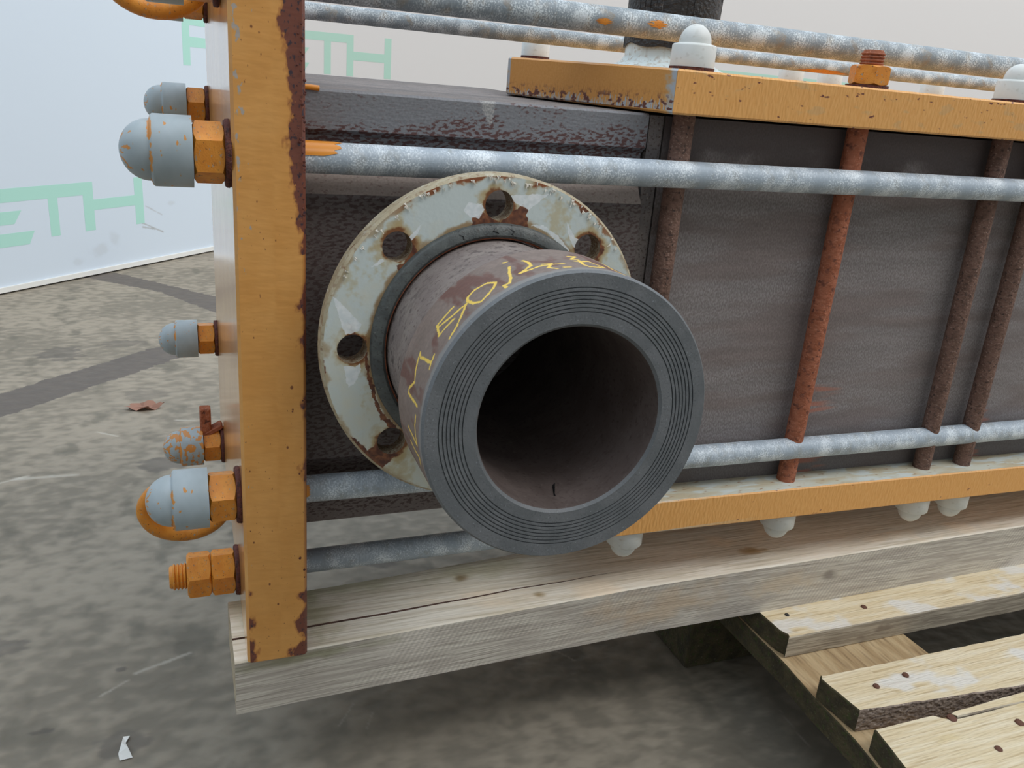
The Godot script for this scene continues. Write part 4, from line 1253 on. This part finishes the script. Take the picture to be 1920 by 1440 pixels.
func build_bolts() -> void:
	var cap := cap_mesh(0.0202, 0.0195, 0.0148, 0.0165, M.white_cap)
	var wg := Geo.new()
	lathe(wg, PackedVector2Array([Vector2(0.01, 0), Vector2(0.0208, 0.0), Vector2(0.0208, 0.003), Vector2(0.01, 0.003)]), 32, Transform3D.IDENTITY, 0, 1, 0.008)
	var washer := mesh_of([[wg, M.rust_dark]])
	var ng := Geo.new()
	hex_nut(ng, 0.034, 0.0185, 0.011, Transform3D.IDENTITY)
	var nut := mesh_of([[ng, M.nut_orange]])
	var sg := Geo.new()
	lathe(sg, thread(0.0115, 0.0, 0.0145, 0.0031), 32, Transform3D.IDENTITY)
	var stud := mesh_of([[sg, M.rust_red]])
	# x at the top, x at the bottom, z, capped at the top, material
	var bolts := [[0.2051, 0.2016, -0.0695, true, "rust"], [0.4129, 0.4108, -0.0695, false, "rust_red"], [0.6186, 0.6244, -0.0695, true, "rust"], [0.6900, 0.6938, -0.0695, true, "rust"], [0.253, 0.253, -0.5700, true, "rust"], [0.710, 0.710, -0.57, true, "rust"], [0.790, 0.790, -0.57, true, "rust"], [1.019, 1.019, -0.57, true, "rust"]]
	for q in bolts:
		var back: float = -0.045 - q[2]
		var yt := 0.2355 + back * 0.021 + (0.006 if back > 0.1 else 0.0)
		var yb: float = -0.2352 - 0.01746 * (q[1] - 0.17)
		var a := P(q[1], yb - 0.002, q[2])
		var b := P(q[0], yt + 0.004, q[2])
		var g := Geo.new()
		lathe(g, PackedVector2Array([Vector2(0.0105, 0), Vector2(0.0105, a.distance_to(b))]), 32, along(b - a, a), 0, 1, 0.004)
		var r := xpart("tie_bolt", [[g, M[q[4]]]], "bright orange-red rusted bolt shank" if q[4] == "rust_red" else "brown rusted bolt shank")
		var up := P(q[0], yt - 0.0005, q[2])
		put(r, "washer", washer, "", along(Vector3.UP, up))
		if q[3]:
			put(r, "cap", cap, "white plastic cap", along(Vector3.UP, up + Vector3(0, 0.003, 0), q[0] * 40.0))
		else:
			put(r, "hex_nut", nut, "orange painted nut without a cap", along(Vector3.UP, up + Vector3(0, 0.003, 0), 0.62))
			put(r, "threaded_end", stud, "rusty bare thread", along(Vector3.UP, up + Vector3(0, 0.0215, 0)))
		if q[2] > -0.1:
			put(r, "cap", cap, "white plastic cap", along(Vector3.DOWN, P(q[1], yb - 0.002, q[2]), q[0] * 70.0))

# ---- timber under the exchanger
func lerp_at(x: float, t: Array) -> float:
	for i in t.size() - 1:
		if x <= t[i + 1][0]:
			return lerpf(t[i][1], t[i + 1][1], clampf((x - t[i][0]) / (t[i + 1][0] - t[i][0]), 0.0, 1.0))
	return t[t.size() - 1][1]

func build_timber() -> void:
	var root := thing("timber_beam", "long weathered grey timber with a drying crack along its top, under the heat exchanger", "timber", P(0.5, -0.3777, -0.1))
	var fz := [[-0.2143, -0.038], [-0.144, -0.042], [0.224, -0.057], [0.84, -0.061], [1.6, -0.063]]
	var by := [[-0.2143, -0.3714], [0.163, -0.3760], [0.396, -0.3777], [0.868, -0.3777], [1.6, -0.3777]]
	var cz := [[-0.2143, -0.0744], [-0.144, -0.0762], [-0.019, -0.0816], [0.071, -0.0875], [0.168, -0.0906], [0.245, -0.0939], [1.6, -0.0939]]
	var cw := [[-0.2143, 0.0016], [-0.05, 0.0015], [0.12, 0.0009], [0.235, 0.0], [1.6, 0.0]]
	var f := Geo.new().map(P(-0.2143, -0.3122, 0), Vector3(1.0 / 1.3, 0, 0), Vector3(0, -1.0 / 0.066, 0))
	var t := Geo.new().map(P(-0.2143, 0, -0.165), Vector3(1.0 / 1.3, 0, 0), Vector3(0, 0, 1.0 / 0.125))
	var e := Geo.new()
	var dk := Geo.new()
	var xs := []
	var x := -0.2143
	while x < 1.5:
		xs.append(x)
		x += 0.03
	var rows := []
	for i in xs.size():
		var xx: float = xs[i]
		var j := 0.0006 * sin(xx * 61.0) + 0.0004 * sin(xx * 143.0)
		var z0 := lerp_at(xx, fz)
		var zc := lerp_at(xx, cz) + j * 1.2
		var w := lerp_at(xx, cw)
		var yb := lerp_at(xx, by)
		var ty := -0.3125
		var zr := -0.150 - 0.028 * smoothstep(-0.2, 0.3, xx)
		var dp := 0.010 if w > 0.0 else 0.0
		rows.append([P(xx, yb, z0), P(xx, ty - 0.0015, z0), P(xx, ty, z0 - 0.0015 + j), P(xx, ty, zc + w), P(xx, ty - dp, zc), P(xx, ty, zc - w), P(xx, ty, zr + 0.02), P(xx, ty - 0.0035, zr + 0.006), P(xx, ty - 0.011, zr), P(xx, yb, zr)])
	for i in xs.size() - 1:
		var a: Array = rows[i]
		var b: Array = rows[i + 1]
		f.quadn(a[0], b[0], b[1], a[1], Vector3(0, 0, 1))
		t.quadn(a[1], b[1], b[2], a[2], Vector3(0, 1, 1))
		t.quadn(a[2], b[2], b[3], a[3], Vector3.UP)
		if lerp_at(xs[i], cw) > 0.0:
			dk.quadn(a[3], b[3], b[4], a[4], Vector3(0, 0.3, -1))
			dk.quadn(a[4], b[4], b[5], a[5], Vector3(0, 0.3, 1))
		t.quadn(a[5], b[5], b[6], a[6], Vector3.UP)
		t.quadn(a[6], b[6], b[7], a[7], Vector3.UP)
		t.quadn(a[7], b[7], b[8], a[8], Vector3(0, 1, -1))
		e.quadn(a[8], b[8], b[9], a[9], Vector3(0, 0, -1))
		e.quadn(a[9], b[9], b[0], a[0], Vector3.DOWN)
	for s in [0, xs.size() - 1]:
		var r: Array = rows[s]
		var n := Vector3(-1 if s == 0 else 1, 0, 0)
		for i in range(1, r.size() - 1):
			if i == 3 or i == 4:
				continue
			e.flat(r[0], r[i], r[i + 1], n)
		e.flat(r[0], r[3], r[4], n)
		e.flat(r[0], r[4], r[5], n)
	put(root, "beam", mesh_of([[f, M.timber_front], [t, M.timber_top], [e, M.endgrain], [dk, M.rust]]), "", Transform3D(Basis.IDENTITY, -root.position))

# ---- pallet
func board(root: Node, called: String, poly: PackedVector2Array, y0: float, y1: float, top: Material, side: Material, seed_u: float, across := false, label := "") -> MeshInstance3D:
	var t := Geo.new()
	var s := Geo.new()
	if across:
		t.map(Vector3(0.39, 0, seed_u), Vector3(0, 0, 1.0 / 0.5), Vector3(1.0 / 0.2, 0, 0))
		s.map(Vector3(0, y1 + Y0, seed_u), Vector3(0, 0, 1.0 / 0.6), Vector3(0, -1.0 / 0.03, 0))
	else:
		t.map(Vector3(0.39 + seed_u, 0, poly[0].y), Vector3(1.0 / 0.6, 0, 0), Vector3(0, 0, 1.0 / 0.1))
		s.map(Vector3(0.39 + seed_u, y1 + Y0, 0), Vector3(1.0 / 0.6, 0, 0), Vector3(0, -1.0 / 0.03, 0))
	var e := Geo.new()
	var pick := func(n: Vector3) -> int: return 0 if n.y > 0.9 else (2 if absf(n.x) > 0.6 else 1)
	prism([t, s, e], poly, y0, y1, 0.0012, Transform3D(Basis.IDENTITY, P(0, 0, 0)), pick)
	var list := [[t, top], [s, side]]
	list.append([e, M.moss])
	return put(root, called, mesh_of(list), label, Transform3D(Basis.IDENTITY, -root.position))

func ragged(pts: Array, step: float, amp: float, sd: int) -> PackedVector2Array:
	var rng := RandomNumberGenerator.new()
	rng.seed = sd
	var r := PackedVector2Array()
	for i in pts.size():
		var a: Vector2 = pts[i]
		var b: Vector2 = pts[(i + 1) % pts.size()]
		var n := clampi(int(a.distance_to(b) / step), 1, 40)
		for k in n:
			var p := a.lerp(b, float(k) / n)
			if k > 0:
				p += (b - a).normalized().orthogonal() * rng.randf_range(-amp, amp)
			r.append(p)
	return r

func build_pallet() -> void:
	var root := thing("pallet", "worn wooden pallet with pale rough deck boards and rusty nails, carrying the timber", "pallet", P(0.9, -0.519, 0.1))
	var yt := -0.3777
	var yd := -0.4065
	var b1 := board(root, "deck_board", ragged([Vector2(0.402, -0.055), Vector2(0.402, -0.105), Vector2(1.55, -0.105), Vector2(1.55, -0.001), Vector2(0.792, -0.003), Vector2(0.405, -0.005), Vector2(0.408, -0.011), Vector2(0.4035, -0.02)], 0.02, 0.0005, 1), yd, yt, M.board0, M.board_side, 0.0)
	var b2 := board(root, "deck_board", ragged([Vector2(0.3925, 0.066), Vector2(0.397, 0.0605), Vector2(0.403, 0.062), Vector2(0.708, 0.064), Vector2(1.55, 0.07), Vector2(1.55, 0.150), Vector2(0.80, 0.145), Vector2(0.615, 0.139), Vector2(0.52, 0.131), Vector2(0.44, 0.124), Vector2(0.398, 0.120), Vector2(0.396, 0.105)], 0.012, 0.0007, 2), yd, yt - 0.001, M.board0, M.bark, 0.07)
	var b3 := board(root, "deck_board", ragged([Vector2(0.392, 0.147), Vector2(0.470, 0.1475), Vector2(0.480, 0.156), Vector2(0.495, 0.1595), Vector2(0.61, 0.1602), Vector2(0.495, 0.1575), Vector2(0.489, 0.152), Vector2(0.50, 0.149), Vector2(0.605, 0.147), Vector2(1.55, 0.152), Vector2(1.55, 0.262), Vector2(0.38, 0.262), Vector2(0.378, 0.23), Vector2(0.381, 0.2)], 0.02, 0.0005, 3), yd, yt, M.board1, M.board_side, 0.2)
	board(root, "deck_board", ragged([Vector2(0.40, -0.30), Vector2(0.40, -0.19), Vector2(1.55, -0.19), Vector2(1.55, -0.30)], 0.05, 0.0005, 4), yd, yt, M.board0, M.board_side, 0.3)
	board(root, "stringer_board", ragged([Vector2(0.400, -0.56), Vector2(0.592, -0.56), Vector2(0.592, 0.47), Vector2(0.3775, 0.47), Vector2(0.379, 0.20), Vector2(0.390, 0.13), Vector2(0.3925, 0.06), Vector2(0.3985, 0.0)], 0.05, 0.0006, 5), -0.4365, yd, M.stringer_top, M.board_side, -0.6, true)
	for z in [[-0.25, -0.141], [0.345, 0.465]]:
		var g := Geo.new()
		prism([g], rect(0.371, z[0], 0.50, z[1], 0.002), -0.5185, -0.4365, 0.002, Transform3D(Basis.IDENTITY, P(0, 0, 0)), zero)
		put(root, "block", mesh_of([[g, M.moss]]), "dark mossy corner block", Transform3D(Basis.IDENTITY, -root.position))
	# nails: head, and a torn socket round it
	for q in [[b1, 0.4335, -0.0445, 0.0030, 0], [b1, 0.545, -0.033, 0.0042, 1], [b2, 0.445, 0.094, 0.0036, 1], [b2, 0.493, 0.088, 0.0038, 1], [b3, 0.487, 0.158, 0.0058, 1], [b3, 0.497, 0.206, 0.0042, 1], [b3, 0.554, 0.184, 0.0052, 1]]:
		var g := Geo.new()
		lathe(g, PackedVector2Array([Vector2(q[3], -0.002), Vector2(q[3], 0.0004), Vector2(q[3] * 0.8, 0.0011), Vector2(0, 0.0013)]), 14, along(Vector3(0.15, 1, 0.2), P(q[1], yt, q[2])), 0, 1, 0.05)
		put(q[0], "nail_head" if q[4] == 1 else "nail_hole", mesh_of([[g, M.nail if q[4] == 1 else M.tape]]), "", Transform3D.IDENTITY)

# ---- litter on the floor
func build_litter() -> void:
	var lp := Vector3(-0.3333, 0.0, -1.2486)
	var leaf := thing("dry_leaf", "curled brown dry leaf lying on the concrete floor left of the end plate", "leaf", lp)
	var g := Geo.new()
	var outline := []
	for k in 24:
		var t := TAU * k / 24
		var r := 0.030 * (1.0 + 0.16 * sin(t * 5.0) + 0.06 * sin(t * 9.0))
		outline.append(Vector3(r * 1.15 * cos(t), 0.004 + 0.007 * cos(t * 2.0) * cos(t * 2.0) + 0.004 * sin(t * 5.0 + 1.0), r * 0.72 * sin(t)))
	for k in 24:
		var a: Vector3 = outline[k]
		var b: Vector3 = outline[(k + 1) % 24]
		g.quadn(a, b, b * 0.45 + Vector3(0, -0.0005, 0), a * 0.45 + Vector3(0, -0.0005, 0), Vector3.UP)
		g.flat(a * 0.45 + Vector3(0, -0.0005, 0), b * 0.45 + Vector3(0, -0.0005, 0), Vector3(0, 0.0015, 0), Vector3.UP)
	put(leaf, "blade", mesh_of([[g, M.leaf]]))
	var s := Geo.new()
	sweep(s, [Vector3(-0.03, 0.004, 0.004), Vector3(0, 0.003, 0.001), Vector3(0.03, 0.006, -0.003), Vector3(0.042, 0.010, -0.006)], 0.0009, 6, false)
	put(leaf, "stalk", mesh_of([[s, M.nail]]))
	var scrap := thing("paper_scrap", "small crumpled white scrap lying on the floor in the foreground", "scrap", Vector3(-0.3276, 0.0, -0.186))
	var p := Geo.new()
	var pts := [Vector3(-0.002, 0.001, -0.024), Vector3(0.005, 0.003, -0.021), Vector3(0.001, 0.002, -0.012), Vector3(-0.003, 0.004, -0.011), Vector3(-0.006, 0.001, 0.002), Vector3(0.004, 0.006, 0.0), Vector3(0.009, 0.001, 0.012), Vector3(-0.004, 0.002, 0.014)]
	for q in [[0, 1, 2], [0, 2, 3], [3, 2, 5], [3, 5, 4], [4, 5, 6], [4, 6, 7]]:
		p.quadn(pts[q[0]], pts[q[1]], pts[q[2]], pts[q[2]], Vector3.UP)
	put(scrap, "paper", mesh_of([[p, M.paper]]))
